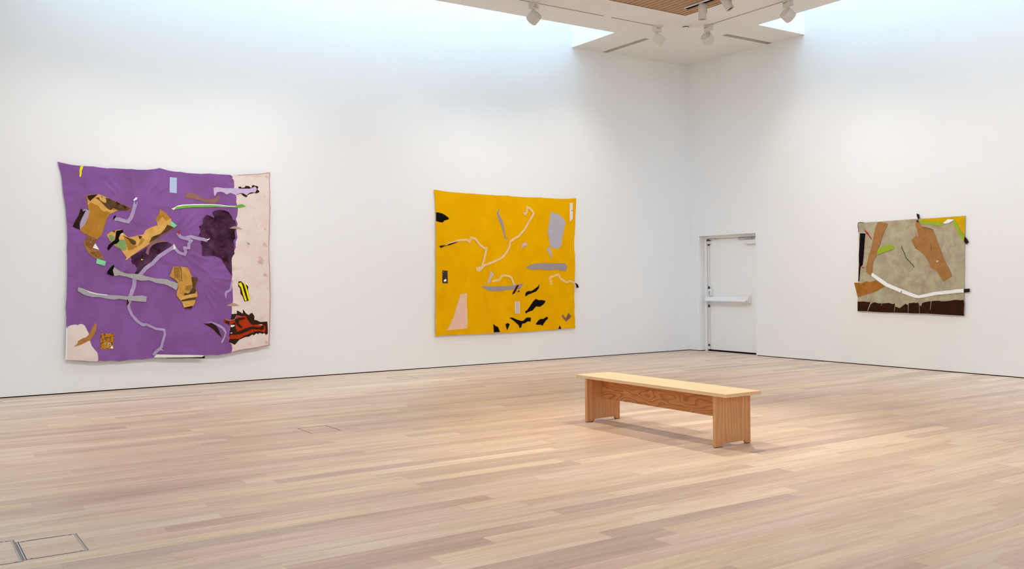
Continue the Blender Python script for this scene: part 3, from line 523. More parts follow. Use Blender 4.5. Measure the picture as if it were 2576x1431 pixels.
  ('brown_strip','brown strip of dashed print below the ochre jug',[('p','printbrown',[(-11163,2105),(-11099,2082),(-11043,2054),(-11073,1986),(-11100,1937),(-11015,1910),(-10957,1800),(-10933,1760),(-10951,1790),(-10960,1800),(-11045,1792),(-11066,1806),(-11119,1839),(-11163,1897),(-11207,1998),(-11179,2062)]),('q','darkbrown',[[(-11156,2095),(-11146,2091),(-11148,2085),(-11158,2090)],[(-11137,2087),(-11127,2082),(-11129,2077),(-11140,2081)],[(-11121,2080),(-11110,2075),(-11113,2069),(-11123,2074)],[(-11061,2054),(-11050,2049),(-11054,2043),(-11064,2047)],[(-11161,2084),(-11151,2079),(-11153,2073),(-11163,2078)],[(-11124,2066),(-11114,2061),(-11116,2055),(-11126,2060)],[(-11107,2058),(-11096,2053),(-11099,2047),(-11109,2052)],[(-11089,2049),(-11078,2044),(-11081,2038),(-11092,2043)],[(-11069,2040),(-11059,2035),(-11062,2028),(-11072,2033)],[(-11167,2073),(-11157,2068),(-11159,2063),(-11169,2068)],[(-11149,2064),(-11140,2059),(-11142,2053),(-11152,2058)],[(-11131,2054),(-11121,2049),(-11123,2043),(-11133,2048)],[(-11113,2045),(-11103,2039),(-11106,2033),(-11116,2039)],[(-11092,2034),(-11082,2028),(-11086,2022),(-11095,2027)],[(-11076,2025),(-11066,2020),(-11069,2013),(-11079,2018)],[(-11172,2062),(-11163,2057),(-11165,2051),(-11174,2057)],[(-11154,2051),(-11144,2046),(-11146,2040),(-11156,2046)],[(-11137,2041),(-11127,2036),(-11130,2030),(-11139,2036)],[(-11100,2020),(-11090,2014),(-11093,2008),(-11103,2014)],[(-11084,2011),(-11074,2005),(-11077,1999),(-11087,2004)],[(-11176,2051),(-11167,2045),(-11169,2040),(-11178,2046)],[(-11142,2029),(-11133,2023),(-11136,2017),(-11145,2023)],[(-11107,2007),(-11098,2001),(-11101,1995),(-11110,2000)],[(-11089,1995),(-11080,1989),(-11083,1983),(-11093,1989)],[(-11179,2039),(-11171,2032),(-11173,2027),(-11181,2033)],[(-11161,2026),(-11153,2020),(-11155,2014),(-11164,2020)],[(-11147,2016),(-11138,2009),(-11140,2004),(-11149,2010)],[(-11130,2004),(-11121,1998),(-11124,1992),(-11133,1998)],[(-11112,1992),(-11104,1986),(-11107,1979),(-11116,1985)],[(-11099,1982),(-11090,1976),(-11093,1969),(-11102,1976)],[(-11184,2027),(-11175,2021),(-11177,2015),(-11186,2022)],[(-11168,2016),(-11160,2009),(-11162,2003),(-11171,2010)],[(-11152,2003),(-11144,1997),(-11146,1991),(-11155,1997)],[(-11136,1991),(-11128,1984),(-11130,1978),(-11139,1985)],[(-11122,1980),(-11114,1974),(-11117,1967),(-11125,1974)],[(-11104,1967),(-11096,1960),(-11099,1953),(-11108,1960)],[(-11173,2004),(-11165,1997),(-11167,1991),(-11176,1998)],[(-11157,1990),(-11149,1983),(-11152,1977),(-11160,1984)],[(-11143,1978),(-11135,1971),(-11137,1965),(-11146,1972)],[(-11114,1954),(-11106,1947),(-11109,1941),(-11117,1948)],[(-11193,2005),(-11185,1998),(-11187,1993),(-11195,2000)],[(-11176,1990),(-11168,1983),(-11171,1977),(-11179,1984)],[(-11162,1977),(-11155,1970),(-11157,1964),(-11165,1971)],[(-11148,1964),(-11140,1957),(-11143,1951),(-11151,1958)],[(-11133,1951),(-11125,1943),(-11128,1937),(-11136,1944)],[(-11119,1938),(-11111,1931),(-11115,1924),(-11122,1931)]]),('q','darkbrown',[[(-11121,1874),(-11108,1877),(-11102,1872),(-11115,1869)],[(-11099,1879),(-11086,1881),(-11081,1876),(-11093,1873)],[(-11077,1883),(-11065,1885),(-11060,1880),(-11072,1877)],[(-11054,1887),(-11042,1890),(-11038,1884),(-11050,1882)],[(-11033,1891),(-11020,1894),(-11016,1888),(-11029,1886)],[(-11103,1862),(-11091,1864),(-11085,1859),(-11096,1856)],[(-11082,1866),(-11071,1868),(-11065,1863),(-11077,1860)],[(-11044,1873),(-11032,1876),(-11028,1870),(-11039,1868)],[(-11089,1848),(-11078,1850),(-11072,1845),(-11082,1842)],[(-11069,1852),(-11058,1854),(-11053,1849),(-11064,1846)],[(-11049,1856),(-11038,1859),(-11033,1853),(-11044,1851)],[(-11032,1860),(-11021,1862),(-11017,1857),(-11028,1855)],[(-11012,1864),(-11001,1867),(-10998,1861),(-11008,1859)],[(-11070,1835),(-11060,1837),(-11054,1832),(-11064,1829)],[(-11055,1838),(-11045,1841),(-11040,1835),(-11050,1833)],[(-11021,1846),(-11011,1849),(-11007,1843),(-11017,1841)],[(-11004,1850),(-10993,1853),(-10990,1847),(-11000,1845)],[(-11056,1821),(-11047,1823),(-11041,1818),(-11050,1815)],[(-11042,1824),(-11033,1827),(-11027,1821),(-11036,1819)],[(-11023,1829),(-11014,1832),(-11009,1826),(-11018,1824)],[(-11008,1833),(-10999,1835),(-10995,1830),(-11004,1828)],[(-10995,1836),(-10986,1839),(-10982,1833),(-10991,1831)]]),('p','white',[(-11096,1942),(-11063,2003),(-11015,1916)]),('p','mint',[(-11045,1800),(-10934,1762),(-10945,1697),(-11057,1734)]),('p','printbrown',[(-10993,1800),(-10960,1800),(-10940,1768)])]),
  ('ochre_vessel','ochre boat shape at the centre, green at its left end',[('p','lightochre',[(-10919,2120),(-10853,2170),(-10788,2186),(-10732,2197),(-10696,2138),(-10640,2090),(-10575,2101),(-10509,2122),(-10442,2133),(-10413,2194),(-10345,2235),(-10254,2267),(-10258,2308),(-10282,2347),(-10227,2439),(-10217,2495),(-10159,2452),(-10071,2363),(-10072,2328),(-9994,2269),(-10034,2232),(-10098,2190),(-10177,2138),(-10235,2096),(-10270,2066),(-10377,1994),(-10511,1903),(-10615,1827),(-10660,1783),(-10686,1782),(-10662,1812),(-10699,1862),(-10745,1930),(-10809,1969),(-10854,2018),(-10890,2066)]),('p','ochre',[(-10282,2347),(-10227,2439),(-10217,2495),(-10159,2452),(-10071,2363),(-10141,2331),(-10189,2390),(-10248,2308)]),('p','ochre',[(-10705,2109),(-10641,2070),(-10604,1991),(-10520,1972),(-10471,2083),(-10424,2073),(-10462,2003),(-10586,1932),(-10642,1911),(-10660,1981)]),('p','green',[(-10890,2113),(-10862,2123),(-10821,2097),(-10817,2048),(-10854,2027)]),('p','green',[(-10734,2064),(-10688,2050),(-10679,2010),(-10646,1981),(-10679,1961),(-10670,1931),(-10708,1909),(-10763,1945),(-10809,1984),(-10776,2019)]),('p','umber',[(-10710,2116),(-10641,2085),(-10585,2066),(-10543,2037),(-10543,1997),(-10576,1987),(-10609,2011),(-10641,2060)]),('p','umber',[(-10513,2117),(-10461,2110),(-10471,2083),(-10495,2067)]),('p','umber',[(-10853,2173),(-10816,2180),(-10811,2151)]),('p','umber',[(-10372,2014),(-10328,2105),(-10221,2147),(-10162,2209),(-10122,2276),(-10073,2257),(-10073,2256),(-10034,2239),(-10177,2143),(-10235,2102),(-10299,2055)]),('p','mint',[(-10072,2331),(-9994,2269),(-10034,2237),(-10068,2257),(-10089,2287)])]),
  ('black_figure',None,[('p','black',[(-10797,2176),(-10709,2195),(-10705,2153),(-10742,2137),(-10766,2078),(-10753,2039),(-10781,2004),(-10836,1988),(-10873,1939),(-10897,1911),(-10915,1929),(-10896,1983),(-10845,2028),(-10812,2062),(-10802,2127)]),('p','white',[(-10736,2138),(-10719,2150),(-10705,2123)])]),
  ('mauve_arc',None,[('p','mauve',[(-10416,1873),(-10397,1944),(-10358,2004),(-10270,2056),(-10193,2072),(-10115,2038),(-10184,2032),(-10261,2021),(-10329,1984),(-10368,1924),(-10378,1849)])]),
  ('lilac_ribbon','sheer lilac ribbon with a white tip beside the ochre jug',[('r','sheer',49,[(-10536,2589),(-10561,2489),(-10595,2378),(-10638,2308),(-10694,2316),(-10759,2336),(-10814,2335)]),('p','white',[(-10574,2600),(-10540,2641),(-10517,2645),(-10522,2617),(-10550,2598)]),('p','royal',[(-10548,2606),(-10527,2589),(-10535,2539),(-10549,2559)]),('p','black',[(-10834,2334),(-10827,2374),(-10795,2390),(-10805,2353),(-10828,2332)])]),
  ('lilac_ribbon','long sheer lilac ribbon trailing down to the lower edge',[('r','sheer',52,[(-10027,1973),(-10238,1834),(-10321,1740),(-10421,1667),(-10491,1580),(-10570,1513),(-10576,1420),(-10601,1358),(-10626,1287),(-10652,1184)]),('r','sheer',38,[(-10656,1184),(-10643,1102),(-10605,1018),(-10537,933),(-10469,884),(-10420,893)]),('r','sheer',33,[(-10439,899),(-10301,826),(-10190,806),(-10181,743),(-10213,639),(-10234,556)]),('r','sheer',44,[(-10234,556),(-10304,507),(-10335,457)]),('p','sheer',[(-10244,562),(-10194,507),(-10254,531)])]),
  ('lilac_ribbon','folded sheer lilac ribbon with a red tip left of the plum shape',[('r','sheer',45,[(-9982,2162),(-9951,2111),(-9897,2092),(-9801,2114),(-9711,2090),(-9640,2080),(-9574,2061)]),('r','sheer',39,[(-9897,2092),(-9802,2057),(-9835,2011),(-9833,1954),(-9898,1954),(-9879,1903),(-9894,1862),(-9973,1887),(-10027,1947),(-10046,1998)]),('p','red',[(-9995,2180),(-9950,2193),(-9961,2137)]),('p','white',[(-9584,2076),(-9538,2098),(-9550,2079),(-9574,2061)]),('p','white2',[(-10041,2013),(-10007,1947),(-10052,1927)])]),
  ('lilac_ribbon','short sheer lilac ribbon on the edge of the pink band',[('p','sheer',[(-9236,1490),(-9214,1479),(-9238,1337),(-9303,1306),(-9315,1219),(-9342,1285),(-9325,1328),(-9270,1360),(-9253,1414)])]),
  ('gray_felt_strip','long speckled gray felt strip with a black end',[('p','felt',[(-10834,1684),(-10791,1653),(-10734,1617),(-10666,1593),(-10569,1590),(-10501,1583),(-10422,1558),(-10293,1526),(-10172,1518),(-10081,1498),(-10141,1504),(-10060,1482),(-9989,1450),(-9989,1423),(-10015,1355),(-10071,1393),(-10142,1430),(-10243,1458),(-10173,1441),(-10294,1463),(-10373,1501),(-10472,1493),(-10550,1513),(-10667,1550),(-10763,1571),(-10835,1564),(-10849,1627)]),('p','black',[(-10915,1628),(-10877,1679),(-10833,1719),(-10829,1689),(-10848,1638),(-10830,1571),(-10840,1561),(-10920,1592)])]),
  ('gray_felt_strip','shorter speckled gray felt strip below the long one',[('p','felt',[(-11281,1417),(-11217,1398),(-11144,1347),(-11051,1320),(-10919,1307),(-10785,1298),(-10670,1282),(-10573,1286),(-10474,1292),(-10413,1272),(-10421,1202),(-10495,1207),(-10641,1225),(-10767,1253),(-10843,1242),(-10938,1257),(-11013,1279),(-11107,1280),(-11200,1307),(-11255,1343),(-11289,1369)]),('p','white',[(-11203,1386),(-11143,1357),(-11050,1329),(-10919,1310),(-10919,1301),(-11051,1317),(-11144,1343)]),('p','maroon',[(-10670,1252),(-10644,1194),(-10676,1149)])]),
  ('ochre_vase','ochre vase shape with dashed print at the lower centre',[('p','midochre',[(-10053,1688),(-9986,1688),(-9914,1682),(-9862,1677),(-9832,1634),(-9806,1560),(-9791,1538),(-9728,1538),(-9713,1495),(-9740,1441),(-9751,1388),(-9736,1345),(-9726,1281),(-9742,1228),(-9769,1164),(-9796,1122),(-9812,1090),(-9890,1094),(-9925,1125),(-9940,1179),(-9981,1232),(-10016,1286),(-10010,1339),(-9989,1391),(-9994,1466),(-10039,1519),(-10105,1551),(-10079,1614)]),('p','umber',[(-9807,1540),(-9728,1536),(-9715,1495),(-9742,1442),(-9753,1388),(-9741,1345),(-9762,1308),(-9919,1279),(-9903,1316),(-9856,1307),(-9825,1336),(-9793,1399)]),('p','lightochre',[(-10005,1339),(-9984,1386),(-9970,1306),(-9919,1279),(-9762,1308),(-9731,1297),(-9742,1260),(-9857,1241),(-9950,1211),(-10016,1286)]),('p','umber',[(-9950,1216),(-9857,1241),(-9737,1254),(-9753,1219),(-9950,1200)]),('p','lightochre',[(-9940,1194),(-9763,1215),(-9769,1164),(-9796,1127),(-9920,1109)]),('p','darkbrown',[(-9920,1109),(-9795,1133),(-9812,1092),(-9890,1097)]),('q','darkbrown',[[(-10041,1679),(-10025,1678),(-10024,1674),(-10041,1675)],[(-10014,1678),(-9997,1677),(-9997,1672),(-10013,1673)],[(-9986,1677),(-9970,1676),(-9970,1670),(-9986,1671)],[(-9962,1676),(-9946,1675),(-9946,1669),(-9962,1670)],[(-10041,1669),(-10025,1667),(-10025,1663),(-10041,1665)],[(-10012,1666),(-9996,1664),(-9995,1659),(-10012,1661)],[(-9988,1663),(-9972,1662),(-9972,1656),(-9988,1658)],[(-9961,1661),(-9945,1659),(-9945,1653),(-9961,1655)],[(-10042,1659),(-10026,1656),(-10026,1652),(-10042,1654)],[(-10016,1655),(-10000,1652),(-10000,1647),(-10016,1650)],[(-9990,1650),(-9973,1648),(-9973,1642),(-9989,1645)],[(-9958,1646),(-9941,1643),(-9941,1637),(-9957,1639)],[(-10042,1648),(-10026,1645),(-10026,1640),(-10042,1644)],[(-10010,1642),(-9994,1638),(-9994,1633),(-10010,1637)],[(-9986,1637),(-9970,1633),(-9970,1628),(-9986,1631)],[(-9956,1630),(-9939,1627),(-9939,1621),(-9955,1624)],[(-10042,1638),(-10025,1634),(-10025,1629),(-10041,1634)],[(-10012,1630),(-9996,1626),(-9996,1621),(-10012,1625)],[(-9988,1624),(-9971,1619),(-9971,1614),(-9988,1618)],[(-9958,1616),(-9942,1612),(-9942,1606),(-9958,1610)],[(-10037,1626),(-10020,1621),(-10020,1617),(-10037,1622)],[(-10010,1618),(-9994,1613),(-9993,1608),(-10010,1613)],[(-9984,1610),(-9967,1604),(-9967,1599),(-9983,1604)],[(-9954,1600),(-9937,1595),(-9937,1589),(-9953,1594)],[(-10036,1616),(-10020,1610),(-10019,1605),(-10036,1611)],[(-10009,1606),(-9993,1600),(-9993,1595),(-10009,1601)],[(-9986,1597),(-9970,1591),(-9969,1586),(-9986,1592)],[(-9953,1585),(-9937,1579),(-9937,1573),(-9953,1579)],[(-10039,1607),(-10022,1599),(-10022,1595),(-10038,1602)],[(-10009,1594),(-9992,1587),(-9992,1582),(-10008,1589)],[(-9985,1584),(-9968,1577),(-9968,1571),(-9984,1578)],[(-9956,1572),(-9939,1564),(-9939,1558),(-9955,1565)],[(-10038,1596),(-10022,1588),(-10021,1584),(-10038,1592)],[(-10010,1583),(-9994,1575),(-9993,1570),(-10010,1578)],[(-9985,1571),(-9968,1563),(-9968,1558),(-9985,1566)],[(-9954,1556),(-9938,1548),(-9937,1542),(-9954,1550)],[(-10037,1586),(-10021,1577),(-10020,1572),(-10037,1581)],[(-10012,1572),(-9995,1563),(-9995,1558),(-10012,1567)],[(-9984,1557),(-9967,1548),(-9967,1543),(-9983,1552)],[(-9952,1541),(-9936,1532),(-9935,1526),(-9952,1535)],[(-10035,1574),(-10019,1565),(-10019,1560),(-10035,1570)],[(-10009,1559),(-9993,1550),(-9992,1545),(-10009,1554)],[(-9981,1543),(-9964,1533),(-9964,1528),(-9981,1538)],[(-9952,1527),(-9936,1517),(-9935,1511),(-9952,1520)],[(-10037,1565),(-10021,1555),(-10020,1550),(-10037,1561)],[(-10010,1548),(-9993,1538),(-9993,1533),(-10010,1544)],[(-9950,1511),(-9934,1500),(-9933,1494),(-9950,1505)],[(-10033,1553),(-10016,1541),(-10016,1537),(-10033,1548)],[(-10007,1535),(-9990,1524),(-9990,1519),(-10007,1530)],[(-9981,1518),(-9965,1506),(-9964,1501),(-9981,1512)],[(-9950,1496),(-9933,1484),(-9932,1478),(-9949,1490)],[(-10035,1544),(-10018,1531),(-10018,1527),(-10034,1539)],[(-9975,1500),(-9958,1488),(-9958,1482),(-9974,1494)]]),('q','darkbrown',[[(-9877,1419),(-9867,1419),(-9868,1413),(-9878,1413)],[(-9858,1419),(-9847,1418),(-9849,1412),(-9859,1413)],[(-9840,1418),(-9830,1418),(-9832,1412),(-9842,1412)],[(-9824,1418),(-9814,1418),(-9816,1411),(-9826,1411)],[(-9809,1418),(-9799,1417),(-9801,1410),(-9811,1411)],[(-9894,1409),(-9885,1408),(-9885,1403),(-9895,1403)],[(-9878,1408),(-9868,1407),(-9869,1401),(-9879,1402)],[(-9862,1407),(-9852,1406),(-9854,1400),(-9863,1401)],[(-9846,1406),(-9836,1405),(-9838,1399),(-9848,1400)],[(-9830,1405),(-9820,1404),(-9822,1398),(-9832,1398)],[(-9879,1396),(-9870,1395),(-9871,1390),(-9880,1391)],[(-9864,1395),(-9854,1394),(-9856,1388),(-9865,1389)],[(-9849,1393),(-9840,1392),(-9841,1386),(-9851,1387)],[(-9833,1392),(-9824,1391),(-9826,1384),(-9835,1385)],[(-9818,1390),(-9809,1389),(-9811,1382),(-9821,1383)],[(-9898,1387),(-9889,1386),(-9890,1381),(-9899,1382)],[(-9883,1385),(-9874,1384),(-9875,1378),(-9884,1379)],[(-9867,1383),(-9859,1382),(-9860,1376),(-9869,1377)],[(-9852,1381),(-9844,1379),(-9845,1373),(-9854,1375)],[(-9835,1378),(-9826,1377),(-9828,1370),(-9837,1372)],[(-9823,1377),(-9814,1375),(-9816,1368),(-9825,1370)],[(-9899,1377),(-9890,1375),(-9891,1370),(-9900,1371)],[(-9883,1374),(-9874,1372),(-9875,1366),(-9884,1368)],[(-9870,1371),(-9861,1369),(-9863,1363),(-9871,1365)],[(-9857,1369),(-9848,1367),(-9850,1361),(-9858,1362)],[(-9839,1365),(-9831,1364),(-9833,1357),(-9841,1359)],[(-9825,1363),(-9817,1361),(-9819,1354),(-9828,1356)],[(-9898,1365),(-9890,1363),(-9891,1358),(-9899,1360)],[(-9884,1362),(-9876,1360),(-9877,1354),(-9885,1356)],[(-9873,1359),(-9865,1357),(-9866,1351),(-9874,1353)],[(-9860,1356),(-9852,1354),(-9853,1348),(-9861,1350)],[(-9833,1350),(-9825,1347),(-9827,1341),(-9835,1343)]])]),
  ('brown_leaf','dark brown leaf with a lilac edge at the lower right',[('p','sheer',[(-9630,892),(-9545,900),(-9460,870),(-9395,840),(-9342,795),(-9321,734),(-9343,664),(-9387,574),(-9403,602),(-9365,665),(-9342,730),(-9385,791),(-9449,832),(-9534,883)]),('p','espresso',[(-9651,877),(-9588,869),(-9534,880),(-9471,843),(-9439,793),(-9407,711),(-9389,661),(-9450,723),(-9525,802),(-9588,842)])]),
  ('ragged_patch','lilac strip with ragged dark edges across the pink band',[('p','darkbrown',[(-9117,2854),(-9080,2859),(-9064,2841),(-9021,2850),(-9010,2875),(-8962,2872),(-8930,2847),(-8913,2858),(-8919,2879),(-8891,2891),(-8870,2882),(-8827,2878),(-8819,2857),(-8833,2827),(-8806,2810),(-8803,2788),(-8849,2770),(-8887,2774),(-8952,2755),(-8985,2733),(-8994,2706),(-9028,2715),(-9060,2735),(-9075,2755),(-9123,2743),(-9145,2726),(-9134,2758),(-9102,2791),(-9059,2804),(-9037,2826),(-9112,2828)]),('p','lilacpale',[(-9478,2822),(-9426,2834),(-9354,2827),(-9270,2826),(-9165,2831),(-9059,2830),(-8951,2835),(-8908,2848),(-8875,2871),(-8849,2856),(-8841,2829),(-8866,2780),(-8920,2783),(-8963,2766),(-8995,2734),(-9038,2759),(-9081,2763),(-9134,2745),(-9145,2721),(-9187,2745),(-9239,2759),(-9292,2733),(-9328,2760),(-9375,2771),(-9427,2761),(-9461,2703),(-9474,2733)])]),
  ('green_strip','green leaf strip with a white upper edge near the top',[('p','white',[(-10067,2503),(-10031,2517),(-9976,2551),(-9906,2565),(-9736,2578),(-9512,2586),(-9377,2583),(-9273,2571),(-9157,2573),(-9136,2587),(-9083,2565),(-9273,2551),(-9512,2553),(-9787,2544),(-9907,2529),(-9986,2503),(-10036,2486)]),('p','leafgreen',[(-10031,2491),(-9996,2530),(-9907,2550),(-9786,2561),(-9645,2567),(-9512,2574),(-9377,2571),(-9273,2560),(-9168,2564),(-9136,2587),(-9082,2602),(-9051,2598),(-9008,2571),(-9062,2558),(-9115,2546),(-9221,2550),(-9378,2556),(-9512,2545),(-9635,2536),(-9787,2531),(-9907,2516),(-9986,2498)])]),
  ('yellow_stripes','two yellow brush stripes on black on the pink band',[('p','darkbrown',[(-9132,1473),(-9093,1473),(-9060,1439),(-9016,1422),(-8988,1394),(-8995,1345),(-8979,1267),(-8968,1212),(-8991,1190),(-9013,1182),(-9052,1178),(-9073,1247),(-9106,1292),(-9111,1368),(-9138,1402)]),('p','lemon',[(-9127,1446),(-9093,1458),(-9072,1401),(-9051,1313),(-9013,1191),(-9041,1189),(-9073,1291),(-9094,1379),(-9127,1424)]),('p','lemon',[(-9060,1450),(-9038,1445),(-9016,1389),(-8990,1301),(-8965,1201),(-8980,1170),(-9001,1235),(-9028,1345)])]),
  ('red_patch','red and black brushed patch at the lower right',[('p','darkbrown',[(-9241,999),(-9165,1002),(-9164,1051),(-9131,1034),(-9076,1000),(-9076,1066),(-9054,1037),(-9032,1004),(-8988,975),(-8971,996),(-8937,1007),(-8904,956),(-8910,906),(-8865,894),(-8820,870),(-8712,872),(-8707,782),(-8708,693),(-8731,674),(-8765,706),(-8788,691),(-8833,709),(-8856,688),(-8878,705),(-8924,674),(-8940,691),(-8991,660),(-9047,657),(-9136,623),(-9203,549),(-9292,597),(-9283,651),(-9277,727),(-9265,847),(-9253,934)]),('p','rust',[(-9362,894),(-9340,939),(-9302,908),(-9242,917),(-9187,921),(-9176,970),(-9110,964),(-9038,969),(-9011,915),(-8978,859),(-8933,829),(-8866,833),(-8787,835),(-8747,806),(-8740,750),(-8759,712),(-8833,737),(-8901,734),(-8979,704),(-9058,680),(-9136,634),(-9289,640),(-9278,683),(-9245,704),(-9201,713),(-9167,756),(-9189,789),(-9188,877),(-9276,842),(-9330,865)]),('p','darkbrown',[(-9340,904),(-9275,899),(-9281,844),(-9330,871)]),('p','darkbrown',[(-9244,726),(-9145,744),(-9045,784),(-8945,808),(-8832,792),(-8798,808),(-8770,818),(-8762,795),(-8782,752),(-8844,760),(-8945,769),(-9035,734),(-9135,699),(-9245,693)]),('p','darkbrown',[(-9198,921),(-9132,941),(-9044,943),(-9038,927),(-9133,902),(-9144,864),(-9090,802),(-9106,786),(-9156,821),(-9188,877)]),('p','white',[(-9260,841),(-9199,839),(-9211,817),(-9260,808)]),('p','white',[(-8854,827),(-8792,834),(-8798,821)]),('p','white2',[(-9272,727),(-9233,731),(-9255,715)]),('r','white2',3,[(-9340,936),(-9286,904),(-9198,923),(-9176,972),(-9110,962)])]),
  ('amber_leaf','amber leaf shape crossing the pink corner patch',[('p','amber',[(-11078,936),(-11060,910),(-11065,860),(-11094,770),(-11142,707),(-11207,674),(-11262,647),(-11350,623),(-11299,669),(-11294,699),(-11243,731),(-11197,744),(-11159,783),(-11131,832),(-11102,892)])]),
  ('ornate_square','ochre ornamental print square near the lower left',[('p','ornate',[(-11008,790),(-10844,780),(-10856,568),(-11023,582)]),('r','white2',5,[(-10964,633),(-10950,657),(-10926,661),(-10917,641),(-10931,621)]),('r','white2',5,[(-10921,656),(-10898,650),(-10888,629),(-10908,615)]),('r','white2',4,[(-10964,618),(-10946,601),(-10922,605)]),('p','white',[(-10884,609),(-10865,613),(-10859,577),(-10898,584)])]),
  ('white_strip','white strip with a dark underside along the lower edge',[('p','espresso',[(-10335,423),(-10093,420),(-10153,419),(-9845,411),(-9641,419),(-9638,378),(-9814,391),(-10153,406),(-10185,412)]),('p','offwhite',[(-10335,427),(-10295,470),(-10093,454),(-10051,451),(-9845,439),(-9677,427),(-9641,419),(-9678,400),(-9845,404),(-10052,412),(-10254,421),(-10185,419)])]),
 ]}
